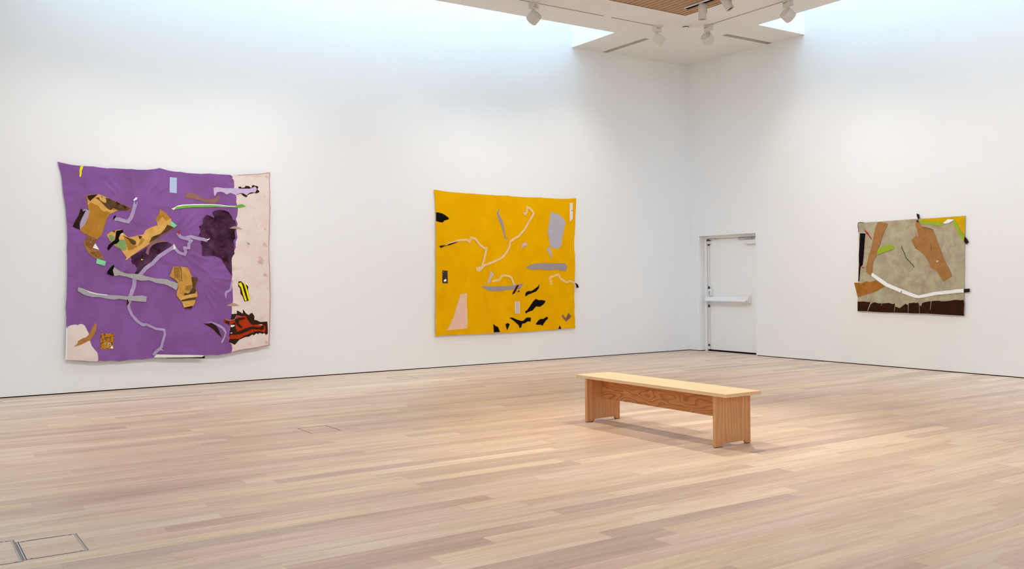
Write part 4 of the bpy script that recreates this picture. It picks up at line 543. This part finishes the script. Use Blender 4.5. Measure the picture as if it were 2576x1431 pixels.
YELLOW = {"axis":1,"gap":0.022,"mat":'marigold',
 "base":[(-5850,2962),(-5798,2960),(-5724,2949),(-5564,2938),(-5348,2930),(-5184,2926),(-5074,2928),(-4907,2921),(-4624,2918),(-4451,2921),(-4405,2927),(-4357,2923),(-4324,2916),(-4148,2912),(-3909,2910),(-3728,2915),(-3691,2920),(-3581,2915),(-3359,2912),(-3171,2914),(-2980,2926),(-2871,2938),(-2865,2923),(-2879,2759),(-2891,2606),(-2898,2443),(-2912,2300),(-2924,2198),(-2931,2096),(-2932,1994),(-2917,1892),(-2915,1759),(-2914,1698),(-2931,1504),(-2945,1352),(-2947,1229),(-2951,1097),(-2943,944),(-2951,842),(-2939,740),(-2934,554),(-3068,560),(-3258,554),(-3408,539),(-3594,543),(-3753,538),(-3934,532),(-4113,534),(-4290,532),(-4465,535),(-4649,536),(-4819,537),(-4954,535),(-5044,530),(-5319,535),(-5536,538),(-5781,536),(-5847,526),(-5849,648),(-5843,924),(-5836,1109),(-5839,1238),(-5829,1478),(-5826,1755),(-5826,1783),(-5832,1885),(-5820,2060),(-5823,2337),(-5815,2521),(-5820,2632),(-5828,2797),(-5838,2889)],
 "patches":[
  ('black_leaf','black leaf shape cut off by the left edge',[('p','black',[(-5813,2588),(-5770,2585),(-5696,2571),(-5643,2545),(-5595,2514),(-5569,2491),(-5585,2474),(-5655,2456),(-5692,2421),(-5740,2424),(-5782,2435),(-5817,2443)])]),
  ('gray_sliver',None,[('p','feltviolet',[(-4559,2690),(-4555,2664),(-4575,2625),(-4547,2568),(-4513,2511),(-4479,2454),(-4468,2386),(-4452,2300),(-4441,2218),(-4384,2158),(-4418,2165),(-4464,2193),(-4475,2241),(-4498,2318),(-4531,2414),(-4576,2499),(-4604,2595),(-4606,2638),(-4580,2663)])]),
  ('peach_ribbon','long folded sheer peach ribbon across the upper half',[('r','peach',37,[(-5627,2046),(-5476,2100),(-5346,2132),(-5215,2141)]),('r','peach',37,[(-5215,2143),(-5173,2101),(-5143,2177),(-5049,2160),(-5010,2108),(-4955,2047),(-4888,2005),(-4821,2001)]),('r','peach',41,[(-4832,2010),(-4856,1919),(-4896,1786),(-4913,1756),(-4926,1670),(-4988,1618),(-5032,1623),(-5032,1656),(-4954,1670),(-4863,1713),(-4716,1761),(-4578,1815),(-4497,1854),(-4427,1932),(-4366,2020),(-4356,2049)]),('r','peach',38,[(-4350,2049),(-4350,2117),(-4273,2167),(-4173,2212),(-4131,2257),(-4041,2337),(-3938,2487),(-3834,2623)]),('r','peach',39,[(-3828,2619),(-3905,2710),(-3977,2737),(-3984,2653),(-4020,2613),(-4062,2636)]),('p','maroon',[(-5768,2028),(-5680,2041),(-5627,2039),(-5584,2063),(-5476,2092),(-5390,2110),(-5466,2078),(-5552,2049),(-5670,2025),(-5734,1996)])]),
  ('gray_shape','large pale gray angular shape at the upper right',[('p','lilacgray',[(-3455,2665),(-3386,2662),(-3312,2644),(-3237,2606),(-3174,2558),(-3118,2488),(-3164,2346),(-3197,2214),(-3230,2062),(-3300,2001),(-3368,2015),(-3473,2049),(-3491,2149),(-3526,2298),(-3487,2489)]),('p','black',[(-3514,2281),(-3499,2274),(-3502,2267),(-3517,2273)]),('p','black',[(-3505,2203),(-3490,2199),(-3493,2191)]),('p','black',[(-3187,2317),(-3172,2313),(-3177,2307)]),('p','black',[(-3200,2254),(-3185,2250),(-3190,2244)])]),
  ('gray_shape','small pale gray splinter below the large gray shape',[('p','lilacgray',[(-3467,2054),(-3450,1939),(-3432,1824),(-3493,1899),(-3557,1998)])]),
  ('white_strip',None,[('p','paper',[(-3022,2849),(-2953,2849),(-2952,2564),(-3023,2501),(-3028,2602)]),('p','black',[(-2989,2711),(-2952,2716),(-2954,2706),(-2988,2705)])]),
  ('lilac_scrap','small lilac crescent scrap at the centre',[('p','lilacpink',[(-4109,2072),(-4061,2102),(-4007,2110),(-3978,2044),(-4038,2051),(-4104,2003)])]),
  ('gray_felt_strip','gray felt bar at the right, upper of the two bars',[('p','feltviolet',[(-4018,1671),(-3934,1713),(-3837,1728),(-3740,1743),(-3594,1746),(-3433,1740),(-3246,1746),(-3132,1736),(-3110,1678),(-3140,1602),(-3209,1609),(-3372,1633),(-3496,1620),(-3619,1630),(-3741,1641),(-3838,1624),(-3911,1634),(-3982,1659)])]),
  ('gray_felt_strip','gray felt boat shape at the centre, lower of the two bars',[('p','feltviolet',[(-4951,1347),(-4811,1350),(-4720,1342),(-4525,1346),(-4410,1340),(-4340,1353),(-4176,1366),(-4075,1396),(-4105,1336),(-4153,1288),(-4223,1293),(-4341,1281),(-4457,1273),(-4526,1262),(-4778,1263),(-4868,1298),(-4901,1317),(-4946,1328)])]),
  ('lilac_scrap','lilac wedge scrap above the boat shape',[('p','lilacpink',[(-4757,1608),(-4689,1545),(-4741,1497),(-4782,1412),(-4867,1386),(-4815,1441),(-4786,1526)])]),
  ('peach_ribbon','short arched peach ribbon above the boat shape',[('r','peach',35,[(-4731,1425),(-4662,1444),(-4582,1458),(-4535,1520),(-4471,1532),(-4372,1514),(-4373,1516),(-4327,1485),(-4304,1426),(-4270,1362)])]),
  ('maroon_strip',None,[('p','maroon',[(-4217,1357),(-4170,1364),(-4271,1211),(-4324,1195),(-4294,1251)]),('p','maroon',[(-4198,1278),(-4156,1248),(-4198,1234)]),('p','white2',[(-4307,1197),(-4281,1213),(-4286,1197)]),('p','white2',[(-4210,1279),(-4198,1280),(-4198,1239)])]),
  ('black_scrap','slanting black scrap to the right of the boat shape',[('p','black',[(-3720,1376),(-3739,1301),(-3794,1243),(-3867,1219),(-3939,1196),(-3975,1187),(-4017,1158),(-4038,1170),(-4020,1227),(-3969,1253),(-3903,1249),(-3818,1293),(-3757,1331)])]),
  ('black_scrap','largest black scrap, running diagonally at the lower right',[('p','black',[(-3807,1109),(-3735,1083),(-3686,1087),(-3594,1070),(-3613,1036),(-3650,1002),(-3718,966),(-3797,975),(-3833,947),(-3870,908),(-3978,881),(-4027,853),(-4044,888),(-3990,921),(-3929,989),(-3868,1061)])]),
  ('striped_ticket','small white ticket with gray vertical stripes',[('p','paper',[(-4259,1073),(-4161,1072),(-4155,857),(-4254,858)]),('p','feltviolet',[(-4240,1072),(-4231,1072),(-4226,859),(-4235,859)]),('p','feltviolet',[(-4215,1072),(-4208,1072),(-4202,858),(-4209,859)]),('p','feltviolet',[(-4188,1071),(-4181,1071),(-4175,858),(-4182,858)])]),
  ('black_scrap','wishbone shaped black scrap near the lower edge',[('p','black',[(-4379,794),(-4311,791),(-4229,757),(-4129,727),(-4076,732),(-4027,775),(-3985,785),(-3914,776),(-3923,710),(-3992,714),(-4052,682),(-4106,679),(-4130,616),(-4166,601),(-4183,652),(-4241,698),(-4300,744),(-4352,773)])]),
  ('black_scrap','small jagged black scrap below the diagonal one',[('p','black',[(-3815,657),(-3751,726),(-3714,747),(-3641,747),(-3579,780),(-3542,774),(-3542,749),(-3592,711),(-3642,658),(-3654,625),(-3715,646),(-3764,645),(-3812,654)])]),
  ('patterned_chevron','small dark patterned chevron at the lower right corner',[('p','ornatedark',[(-3237,785),(-3205,819),(-3187,778),(-3149,742),(-3110,796),(-3091,841),(-3018,773),(-3067,734),(-3137,684),(-3193,728)])]),
  ('black_scrap','tiny black triangle on the lower edge near the right corner',[('p','black',[(-3285,620),(-3248,556),(-3315,554)])]),
  ('black_scrap','black fin shape on the lower edge left of centre',[('p','black',[(-4715,700),(-4670,656),(-4625,644),(-4580,551),(-4586,540),(-4706,537),(-4711,623)]),('p','feltviolet',[(-4706,551),(-4585,551),(-4586,538),(-4706,536)])]),
  ('black_scrap','small black diamond beside the fin shape',[('p','black',[(-4464,680),(-4419,702),(-4373,677),(-4432,572)])]),
  ('pink_wedge',None,[('p','pinkwedge',[(-5367,1222),(-5252,1231),(-5238,1218),(-5243,1058),(-5228,907),(-5234,813),(-5226,737),(-5244,637),(-5340,628),(-5449,628),(-5637,619),(-5566,721),(-5500,849),(-5445,1007),(-5389,1137)])]),
  ('dark_rectangle','small dark rectangle of white specks at the left edge',[('p','darkprint',[(-5706,1622),(-5608,1615),(-5607,1406),(-5708,1412)]),('p','white',[(-5681,1463),(-5644,1481),(-5628,1458),(-5650,1435),(-5687,1435)]),('p','white2',[(-5696,1597),(-5680,1599),(-5683,1586)])]),
  ('peach_ribbon','folded peach ribbon at the right edge with a dark tail',[('r','peach',36,[(-3474,1358),(-3468,1398),(-3500,1468),(-3485,1496),(-3304,1542),(-3261,1461),(-3123,1394)]),('r','peach',33,[(-3130,1392),(-3060,1419),(-2996,1408),(-2932,1367)]),('p','maroon',[(-2938,1392),(-2868,1356),(-2840,1299),(-2901,1290),(-2909,1341)]),('p','white2',[(-2901,1290),(-2840,1297),(-2869,1279),(-2914,1265)])]),
 ]}
SAGE = {"axis":0,"gap":0.02,"mat":'sage',
 "base":[(-3950,2348),(-4061,2346),(-4243,2347),(-4315,2345),(-4492,2350),(-4666,2351),(-4823,2353),(-4937,2354),(-4992,2351),(-5058,2353),(-5221,2350),(-5381,2350),(-5538,2354),(-5796,2355),(-5790,2257),(-5785,2048),(-5778,1909),(-5774,1735),(-5777,1601),(-5770,1427),(-5769,1264),(-5770,1107),(-5777,1049),(-5773,863),(-5654,866),(-5436,870),(-5277,875),(-5193,879),(-5128,879),(-4983,876),(-4883,876),(-4794,880),(-4518,878),(-4305,879),(-4117,885),(-3933,885),(-3933,982),(-3934,1047),(-3938,1124),(-3947,1369),(-3952,1627),(-3955,1840),(-3958,1969),(-3952,2162),(-3951,2239),(-3942,2291)],
 "patches":[
  ('dark_cord','dark bound edge at the upper left corner',[('r','espresso',9,[(-4053,2343),(-4002,2353),(-3953,2350),(-3941,2333),(-3942,2278),(-3953,2239),(-3947,2195)])]),
  ('black_strip',None,[('p','black',[(-3982,2177),(-4083,2169),(-4070,2029),(-4050,1774),(-4034,1658),(-4012,1626),(-3997,1626),(-3985,1549),(-3973,1434),(-3966,1380),(-3947,1382),(-3955,1530),(-3966,1647),(-3957,1808),(-3968,1968),(-3975,2097)]),('p','paleblue',[(-3984,2189),(-4085,2184),(-4085,2168),(-3984,2176)])]),
  ('red_sliver','thin red sliver beside the black strip',[('p','red',[(-4056,2250),(-4097,2204),(-4133,2180),(-4162,2134),(-4191,2088),(-4223,2039),(-4183,2076),(-4147,2128),(-4104,2162),(-4078,2201)])]),
  ('red_dot','small red blot beside the foot of the tan strip',[('p','red',[(-4019,1620),(-4045,1618),(-4065,1600),(-4045,1592),(-4026,1602)])]),
  ('gray_torn_patch','faint gray torn patch at the centre',[('p','sagegray',[(-4663,1859),(-4718,1913),(-4749,1906),(-4799,1806),(-4832,1738),(-4919,1656),(-4956,1619),(-4954,1612),(-4958,1600),(-4921,1558),(-4887,1534),(-4865,1516),(-4818,1584),(-4682,1673),(-4696,1759)])]),  # piece of grayer cloth, the colour is its own
  ('black_cord','fine black wavy cord at the centre',[('r','black',8,[(-4749,1949),(-4749,1906),(-4786,1843),(-4819,1750),(-4886,1687),(-4933,1644),(-4959,1612),(-4964,1600)])]),
  ('tan_strip','tan suede strip curving down from the upper left',[('p','suede',[(-4318,2341),(-4379,2340),(-4428,2323),(-4464,2322),(-4497,2301),(-4477,2258),(-4442,2191),(-4406,2130),(-4377,2043),(-4355,1975),(-4326,1919),(-4297,1856),(-4286,1781),(-4253,1744),(-4231,1693),(-4220,1623),(-4216,1541),(-4198,1487),(-4172,1487),(-4100,1535),(-4104,1625),(-4130,1721),(-4152,1816),(-4197,1923),(-4227,2049),(-4249,2168),(-4278,2262)]),('p','white2',[(-4323,2010),(-4355,1984),(-4338,1994)])]),
  ('green_strip','short lime green strip touching the tan strip',[('p','lime',[(-4312,1888),(-4333,1915),(-4419,1941),(-4496,1957),(-4580,1961),(-4601,1941),(-4599,1895),(-4524,1875),(-4425,1847),(-4340,1817),(-4304,1806)])]),
  ('mustard_corner',None,[('p','mustard',[(-5065,2350),(-5221,2349),(-5538,2352),(-5793,2353),(-5788,2257),(-5780,2060),(-5722,2155),(-5673,2240),(-5631,2294),(-5588,2326),(-5529,2324),(-5437,2270),(-5362,2286),(-5221,2308),(-5064,2332)])]),
  ('green_strip','lime green band under the mustard corner, along the top',[('p','lime',[(-5064,2332),(-5221,2306),(-5368,2285),(-5437,2264),(-5475,2253),(-5406,2227),(-5285,2245),(-5169,2260),(-5071,2283)])]),
  ('green_strip','lime green band under the mustard corner, along the right',[('p','lime',[(-5591,2285),(-5631,2303),(-5661,2252),(-5716,2150),(-5779,2054),(-5776,1982),(-5733,2015),(-5685,2087),(-5630,2195),(-5593,2261)])]),
  ('white_diamond',None,[('p','white',[(-5437,2267),(-5522,2321),(-5625,2308),(-5531,2259),(-5475,2255)])]),
  ('tan_hand','large tan suede glove shape at the right',[('p','suede',[(-4998,2323),(-5025,2337),(-5051,2302),(-5097,2221),(-5155,2215),(-5220,2197),(-5278,2176),(-5310,2103),(-5347,1995),(-5391,1892),(-5429,1790),(-5472,1688),(-5515,1604),(-5553,1551),(-5586,1457),(-5508,1422),(-5445,1377),(-5408,1434),(-5357,1517),(-5307,1563),(-5275,1575),(-5249,1581),(-5243,1615),(-5204,1700),(-5140,1785),(-5068,1848),(-4989,1892),(-4917,2023),(-4990,2090),(-5033,2085),(-5034,2127),(-5011,2201),(-4981,2257)]),('p','espresso',[(-5002,2436),(-5052,2420),(-5058,2362),(-5032,2341),(-5019,2371)]),('p','espresso',[(-4998,2322),(-5025,2337),(-5048,2302),(-5035,2297)]),('p','lilacgray',[(-5327,1685),(-5359,1705),(-5384,1684),(-5346,1667)]),('r','umber',5,[(-5245,1968),(-5250,1926),(-5257,1866)]),('r','umber',6,[(-5100,2218),(-5155,2212),(-5220,2194),(-5278,2174)])]),
  ('dark_tab','dark brown tab at the upper right edge',[('p','espresso',[(-5782,2048),(-5824,2012),(-5849,1959),(-5812,1928),(-5776,1973)])]),
  ('orange_wedge',None,[('p','orangebrown',[(-3868,1358),(-3951,1356),(-3991,1344),(-4040,1360),(-4113,1385),(-4164,1368),(-4208,1376),(-4269,1398),(-4351,1350),(-4450,1297),(-4393,1275),(-4308,1230),(-4236,1204),(-4112,1168),(-4038,1154),(-3979,1122),(-3938,1124),(-3905,1240)]),('p','rust',[(-4051,1344),(-4070,1328),(-4058,1312),(-4043,1321)])]),
  ('white_ribbon',None,[('p','white',[(-4220,1520),(-4309,1464),(-4416,1400),(-4493,1350),(-4659,1288),(-4762,1252),(-4930,1192),(-5038,1159),(-5150,1182),(-5279,1213),(-5470,1235),(-5594,1248),(-5656,1260),(-5771,1264),(-5770,1211),(-5656,1203),(-5532,1189),(-5343,1172),(-5214,1146),(-5117,1127),(-5038,1117),(-4985,1122),(-4885,1149),(-4863,1157),(-4748,1196),(-4624,1239),(-4464,1297),(-4380,1350),(-4273,1420),(-4197,1471),(-4205,1503)]),('p','black',[(-4740,1230),(-4751,1230),(-4749,1199),(-4736,1201)])]),
  ('dark_tab','dark brown tab at the end of the white ribbon',[('p','espresso',[(-5771,1264),(-5862,1271),(-5859,1218),(-5772,1210)])]),
  ('dark_base','dark brown band along the lower edge',[('p','chocolate',[(-3936,1044),(-4067,1049),(-4118,1042),(-4180,1038),(-4162,1000),(-4117,890),(-3935,887)]),('p','chocolate',[(-4220,1029),(-4263,1040),(-4306,1025),(-4349,1022),(-4385,1029),(-4374,979),(-4399,1026),(-4449,1027),(-4512,1035),(-4588,1014),(-4623,1027),(-4623,984),(-4605,903),(-4622,882),(-4518,880),(-4305,881),(-4128,887),(-4184,1003)]),('p','chocolate',[(-4633,978),(-4712,952),(-4760,987),(-4811,1025),(-4855,1007),(-4856,883),(-4725,881),(-4619,882),(-4615,903)]),('p','chocolate',[(-4869,1035),(-4902,1039),(-4929,1041),(-4904,1033),(-4965,1046),(-4984,1040),(-5031,1047),(-5047,1011),(-5048,879),(-4983,878),(-4883,878),(-4864,882)]),('p','chocolate',[(-5057,999),(-5070,1005),(-5080,984),(-5100,1042),(-5149,1058),(-5240,1072),(-5226,927),(-5242,955),(-5254,1075),(-5310,1079),(-5387,1083),(-5406,1073),(-5500,1079),(-5563,1086),(-5624,1099),(-5686,1099),(-5716,1094),(-5769,1100),(-5776,1049),(-5771,864),(-5436,872),(-5277,877),(-5128,880),(-5058,881)])]),
 ]}
# ------------------------------------------------------------------ the three textile hangings
FAB = {
 'purple': fabric('purple_cotton', (140, 93, 158), (126, 81, 135), .85, 2.6, .35),
 'pink': fabric('pink_linen', (231, 215, 205), (222, 198, 191), .7, 4.0, .4),
 'stitch': fabric('coral_stitching', (196, 132, 116)), 'rose': fabric('rose_print', (224, 176, 158), (206, 150, 132), .8, 60.0), 'dirt': fabric('gray_thread', (196, 178, 172)),
 'blue': fabric('slate_blue', (110, 120, 150)), 'royal': fabric('royal_blue', (84, 92, 172)), 'offwhite': fabric('raw_white_cotton', (232, 228, 220)),
 'brown': fabric('brown_felt', (150, 108, 94), (132, 92, 86), .6, 18.0), 'paleblue': fabric('pale_blue_cotton', (182, 196, 222)),
 'lemon': fabric('lemon_yellow_cotton', (238, 226, 24)), 'plum': fabric('plum_dyed_cotton', (44, 22, 32), (96, 60, 90), .9, 6.0, .4, det=6),
 'tan': fabric('tan_felt', (180, 156, 132), (160, 134, 112), .5, 30.0), 'ochre': fabric('ochre_dyed_cotton', (186, 133, 52), (160, 106, 34), .7, 6.0),
 'midochre': fabric('honey_dyed_cotton', (206, 155, 76), (178, 122, 50), .7, 7.0), 'lightochre': fabric('light_ochre_cotton', (226, 178, 100), (198, 142, 66), .8, 6.0),
 'darkbrown': fabric('dark_brown_cotton', (54, 36, 26)), 'umber': fabric('umber_stained_cotton', (104, 76, 52), (66, 44, 30), .85, 14.0),
 'lilac': fabric('lilac_cotton', (174, 156, 176)), 'lilacpale': fabric('pale_lilac_cotton', (204, 182, 214), (190, 166, 204), .5, 8.0), 'lilacgray': fabric('lilac_gray_cotton', (184, 176, 180), (176, 168, 178), .5, 6.0, .15), 'lilacpink': fabric('pinkish_lilac_cotton', (206, 178, 180)),
 'espresso': fabric('espresso_felt', (46, 28, 24), (66, 42, 32), .4, 14.0), 'printbrown': fabric('printed_brown_cotton', (168, 120, 66), (146, 98, 46), .7, 12.0),
 'white': fabric('white_cotton', (240, 240, 238), weave=.1), 'white2': fabric('soft_white_cotton', (226, 222, 220), weave=.1), 'mint': fabric('mint_cotton', (134, 212, 158)),
 'green': fabric('stain_green', (122, 158, 102), (150, 168, 96), .6, 10.0), 'leafgreen': fabric('leaf_green_felt', (112, 172, 68)), 'black': fabric('black_felt', (22, 17, 18)),
 'mauve': fabric('mauve_felt', (146, 104, 108), (132, 92, 104), .5, 14.0), 'sheer': fabric('sheer_lilac_organza', (190, 166, 204), (214, 196, 224), .7, 14.0, .15, alpha=.62), 'red': fabric('brick_red_felt', (176, 50, 40)),
 'felt': fabric('speckled_gray_felt', (178, 172, 172), weave=.15, speck=((120, 112, 116), 260.0, 5.0, .5)), 'feltviolet': fabric('gray_violet_felt', (164, 150, 152), weave=.15, speck=((128, 118, 124), 240.0, 5.0, .5)),
 'maroon': fabric('maroon_felt', (66, 20, 14)), 'rust': fabric('rust_red_paint', (178, 56, 22), (158, 44, 16), .5, 12.0), 'amber': fabric('amber_felt', (186, 128, 62), (160, 108, 66), .6, 10.0),
 'ornate': fabric('ornamental_print', (190, 128, 30), weave=.1, speck=((96, 66, 54), 42.0, 14.0, .5)), 'ornatedark': fabric('dark_ornamental_print', (104, 68, 62), weave=.1, speck=((176, 140, 138), 120.0, 10.0, .5)),
 'darkprint': fabric('dark_flecked_print', (48, 38, 36), weave=.1, speck=((168, 160, 158), 150.0, 9.0, .58)),
 'marigold': fabric('marigold_cotton', (237, 176, 0), (223, 160, 0), .6, 3.0, .22), 'peach': fabric('sheer_peach_organza', (250, 212, 150), (252, 228, 186), .7, 14.0, .12, alpha=.66), 'paper': fabric('pale_paper_white', (232, 218, 210), weave=.1),
 'pinkwedge': fabric('flesh_pink_cotton', (234, 192, 164), (226, 184, 160), .5, 8.0, .15),
 'sage': fabric('sage_mottled_cotton', (184, 176, 144), (160, 139, 120), .85, 6.0, .35, det=8), 'sagegray': fabric('gray_mottled_cotton', (166, 150, 126), (178, 168, 136), .6, 9.0, .3),
 'suede': fabric('tan_suede', (170, 122, 74), (148, 102, 52), .7, 9.0, .2), 'lime': fabric('lime_felt', (156, 178, 44), (142, 166, 60), .5, 16.0), 'mustard': fabric('mustard_felt', (212, 166, 10), (196, 158, 4), .5, 8.0),
 'orangebrown': fabric('orange_brown_suede', (172, 112, 54), (146, 96, 28), .8, 10.0), 'chocolate': fabric('chocolate_felt', (50, 26, 16), (62, 36, 22), .5, 8.0),
}
def inside(p, poly):
    x, y = p; r = False; n = len(poly); j = n-1
    for i in range(n):
        xi, yi = poly[i]; xj, yj = poly[j]
        if (yi > y) != (yj > y) and x < (xj-xi)*(y-yi)/(yj-yi)+xi: r = not r
        j = i
    return r
def hang(name, label, D, disp, step):
    ax, gap = D['axis'], D['gap']
    base = [(a/1000, b/1000) for a, b in D['base']]
    um, zt = sum(p[0] for p in base)/len(base), max(p[1] for p in base)
    root = thing(name, label, 'textile hanging', (um, 0, zt) if ax == 1 else (0, um, zt), 'textile hangings on the gallery walls')
    def at(u, z, lift):
        d = gap+disp(u, z)+lift
        return Vector((u, -d, z)) if ax == 1 else Vector((-d, u, z))
    def fill(bm, poly, lift, mi, step, thick):
        # close boundary, refine long edges, fill with a constrained triangulation
        q = []
        for a, b in zip(poly, poly[1:]+poly[:1]):
            L = math.hypot(b[0]-a[0], b[1]-a[1])
            if L < 1e-4: continue
            k = max(1, int(L/step))
            for i in range(k): q.append((a[0]+(b[0]-a[0])*i/k, a[1]+(b[1]-a[1])*i/k))
        if len(q) < 3: return
        us, zs = [p[0] for p in q], [p[1] for p in q]
        pts = [Vector(p) for p in q]; nb = len(pts)
        nu, nz = int((max(us)-min(us))/step), int((max(zs)-min(zs))/step)
        for i in range(1, nu+1):
            for j in range(1, nz+1):
                p = (min(us)+(i-.5+.5*(j % 2)*.5)*step, min(zs)+(j-.35)*step)
                if inside(p, q) and (nu*nz > 900 or min((p[0]-a)**2+(p[1]-b)**2 for a, b in q) > (step*.35)**2): pts.append(Vector(p))
        V, E_, Fc, *_ = geometry.delaunay_2d_cdt(pts, [(i, (i+1) % nb) for i in range(nb)], [], 1, 1e-6)
        Fc = [f for f in Fc if inside((sum(V[i].x for i in f)/len(f), sum(V[i].y for i in f)/len(f)), q)]
        fv = [bm.verts.new(at(v.x, v.y, lift)) for v in V]; bv = [bm.verts.new(at(v.x, v.y, lift-thick)) for v in V]
        ed = {}
        for f in Fc:
            f = list(f)
            if sum((V[f[i]].x*V[f[(i+1) % len(f)]].y-V[f[(i+1) % len(f)]].x*V[f[i]].y) for i in range(len(f))) < 0: f.reverse()
            if ax == 0: f.reverse()
            try:
                a = bm.faces.new([fv[i] for i in f]); b = bm.faces.new([bv[i] for i in reversed(f)])
            except ValueError: continue
            a.material_index = b.material_index = mi; a.smooth = True
            for i in range(len(f)):
                e = (f[i], f[(i+1) % len(f)]); ed[e] = 1
        for (i, j) in ed:
            if (j, i) not in ed:
                try: s = bm.faces.new((fv[j], fv[i], bv[i], bv[j])); s.material_index = mi
                except ValueError: pass
        loose = [v for v in fv+bv if not v.link_faces]
        bmesh.ops.delete(bm, geom=loose, context='VERTS')
    def ribbon(bm, path, wd, lift, mi, thick):
        for k, (a, b) in enumerate(zip(path, path[1:])):
            a, b = Vector(a), Vector(b); t = (b-a)
            if t.length < 1e-4: continue
            t.normalize(); n = Vector((-t.y, t.x))*wd/2
            def joint(p, q, r):
                if q is None or r is None: return n
                t2 = (Vector(r)-Vector(q))
                if t2.length < 1e-4: return n
                t2.normalize(); m = Vector((-(t+t2).y, (t+t2).x))
                if t.dot(t2) < .3: return n
                m.normalize(); return m*(wd/2)/max(.5, m.dot(n)/(wd/2))
            na = joint(a, path[k-1] if k else None, path[k] if k else None)
            nb_ = joint(b, path[k+1] if k+2 < len(path) else None, path[k+2] if k+2 < len(path) else None)
            ext_a = t*(-wd*.0); ext_b = t*0
            if k and (Vector(path[k])-Vector(path[k-1])).length > 1e-4 and t.dot((Vector(path[k])-Vector(path[k-1])).normalized()) < .3: ext_a = t*(-wd*.35)
            if k+2 < len(path) and (Vector(path[k+2])-b).length > 1e-4 and t.dot((Vector(path[k+2])-b).normalized()) < .3: ext_b = t*(wd*.35)
            poly = [tuple(a+na+ext_a), tuple(a-na+ext_a), tuple(b-nb_+ext_b), tuple(b+nb_+ext_b)]
            fill(bm, poly, lift+(.0006 if k % 2 else 0), mi, .05, thick)
    def mesh(pname, layers, lift, step, thick, parent):
        bm = bmesh.new(); mats = []
        for li, (kind, mk, *d) in enumerate(layers):
            if FAB[mk] not in mats: mats.append(FAB[mk])
            mi = mats.index(FAB[mk]); lf = lift+min(li, 4)*.0011+.00025*li
            if kind == 'p': fill(bm, [(a/1000, b/1000) for a, b in d[0]], lf, mi, step, thick)
            elif kind == 'r': ribbon(bm, [(a/1000, b/1000) for a, b in d[1]], d[0]/1000, lf, mi, thick)
            else:
                for q in d[0]: fill(bm, [(a/1000, b/1000) for a, b in q], lf, mi, step, thick*.4)
        for e in bm.edges:
            if any(not f.smooth for f in e.link_faces): e.smooth = False
        me = bpy.data.meshes.new(pname); bm.to_mesh(me); bm.free()
        return link_mesh(pname, me, mats, parent)
    mesh('ground_cloth', [('p', D['mat'], D['base'])], 0, step, .003, root)
    done = []
    for pname, plabel, layers in D['patches']:
        P = []
        for kind, mk, *d in layers:
            P += d[0] if kind == 'p' else d[1] if kind == 'r' else [c for q in d[0] for c in q]
        bb = (min(p[0] for p in P), max(p[0] for p in P), min(p[1] for p in P), max(p[1] for p in P))
        lv = 1+max([l for b_, l in done if b_[0] < bb[1] and b_[1] > bb[0] and b_[2] < bb[3] and b_[3] > bb[2]], default=0)
        lv = min(lv, 9); done.append((bb, lv))
        o = mesh(pname, layers, .0014+.0019*lv, min(.035, step*1.2), .0006, root)
        if plabel: o['label'] = plabel
    return root
def nz(x, y, z=0.0): return noise.noise(Vector((x, y, z)))
CREASES = []
rc = random.Random(11)
for cu, cz, rmin, rmax, a0, a1, n in ((-10.55, 2.5, .28, .62, -40, 200, 15), (-10.15, 2.0, .30, .75, -160, 100, 22), (-9.72, 1.55, .22, .62, -70, 75, 13), (-9.75, 1.6, .24, .55, 110, 170, 6), (-11.0, 2.2, .25, .45, 150, 215, 5), (-10.6, 1.9, .3, .5, 200, 260, 4)):
    for k in range(n):
        t = math.radians(a0+(a1-a0)*(k+rc.uniform(.1, .9))/n); r0 = rmin*rc.uniform(.9, 1.3); r1 = r0+(rmax-rmin)*rc.uniform(.4, 1.0)
        CREASES.append((cu, cz, math.cos(t), math.sin(t), r0, r1, rc.uniform(.006, .012)*rc.choice((1, 1, -.7)), rc.uniform(.013, .022), rc.uniform(-.25, .25)))
def creases(u, z):
    d = 0.0
    for cu, cz, c, s_, r0, r1, amp, wd, bend in CREASES:
        du, dz = u-cu, z-cz; l = du*c+dz*s_
        if l < r0-.1 or l > r1+.1: continue
        q = -du*s_+dz*c+bend*(l-r0)**2
        if abs(q) > 3*wd: continue
        m = (l-(r0+r1)/2)/((r1-r0)/2+.04)
        d += amp*math.exp(-(q/wd)**2)*max(0.0, 1-m*m)
    return d
def disp_purple(u, z):
    t = max(0.0, min(1.0, (3.1-z)/2.6))
    d = -.012+.03*t**1.5 + .016*nz(u*1.1, z*.8, 1)*(.4+t) + .007*nz(u*4.2+z*1.2, z*1.3, 2)
    d += creases(u, z)
    d += .007*nz(u*9, z*1.2, 9)*math.exp(-((z-2.8)/.36)**2)*math.exp(-((u+10.4)/.7)**2)
    return d+.012
def disp_yellow(u, z):
    t = max(0.0, min(1.0, (2.96-z)/2.43))
    return -.008+.02*t + .010*nz(u*1.2, z, 3)*(.5+t) + .004*nz(u*4, z*3, 4) + .006
def disp_sage(u, z):
    t = max(0.0, min(1.0, (2.36-z)/1.5)); e = max(0.0, (-5.45-u)/.34)
    return -.006+.014*t + .007*nz(u*1.7, z*1.4, 6) + .003*nz(u*5, z*5, 7) + .004*e*math.sin(z*42) + .006
hang('purple_textile_hanging', 'large purple patchwork textile hanging on the left wall with a pale pink right side', PURPLE, disp_purple, .02)
hang('yellow_textile_hanging', 'bright marigold yellow textile hanging with black and gray scraps on the left wall', YELLOW, disp_yellow, .05)
hang('green_textile_hanging', 'smaller mottled gray-green textile hanging with brown lower edge on the right wall', SAGE, disp_sage, .045)
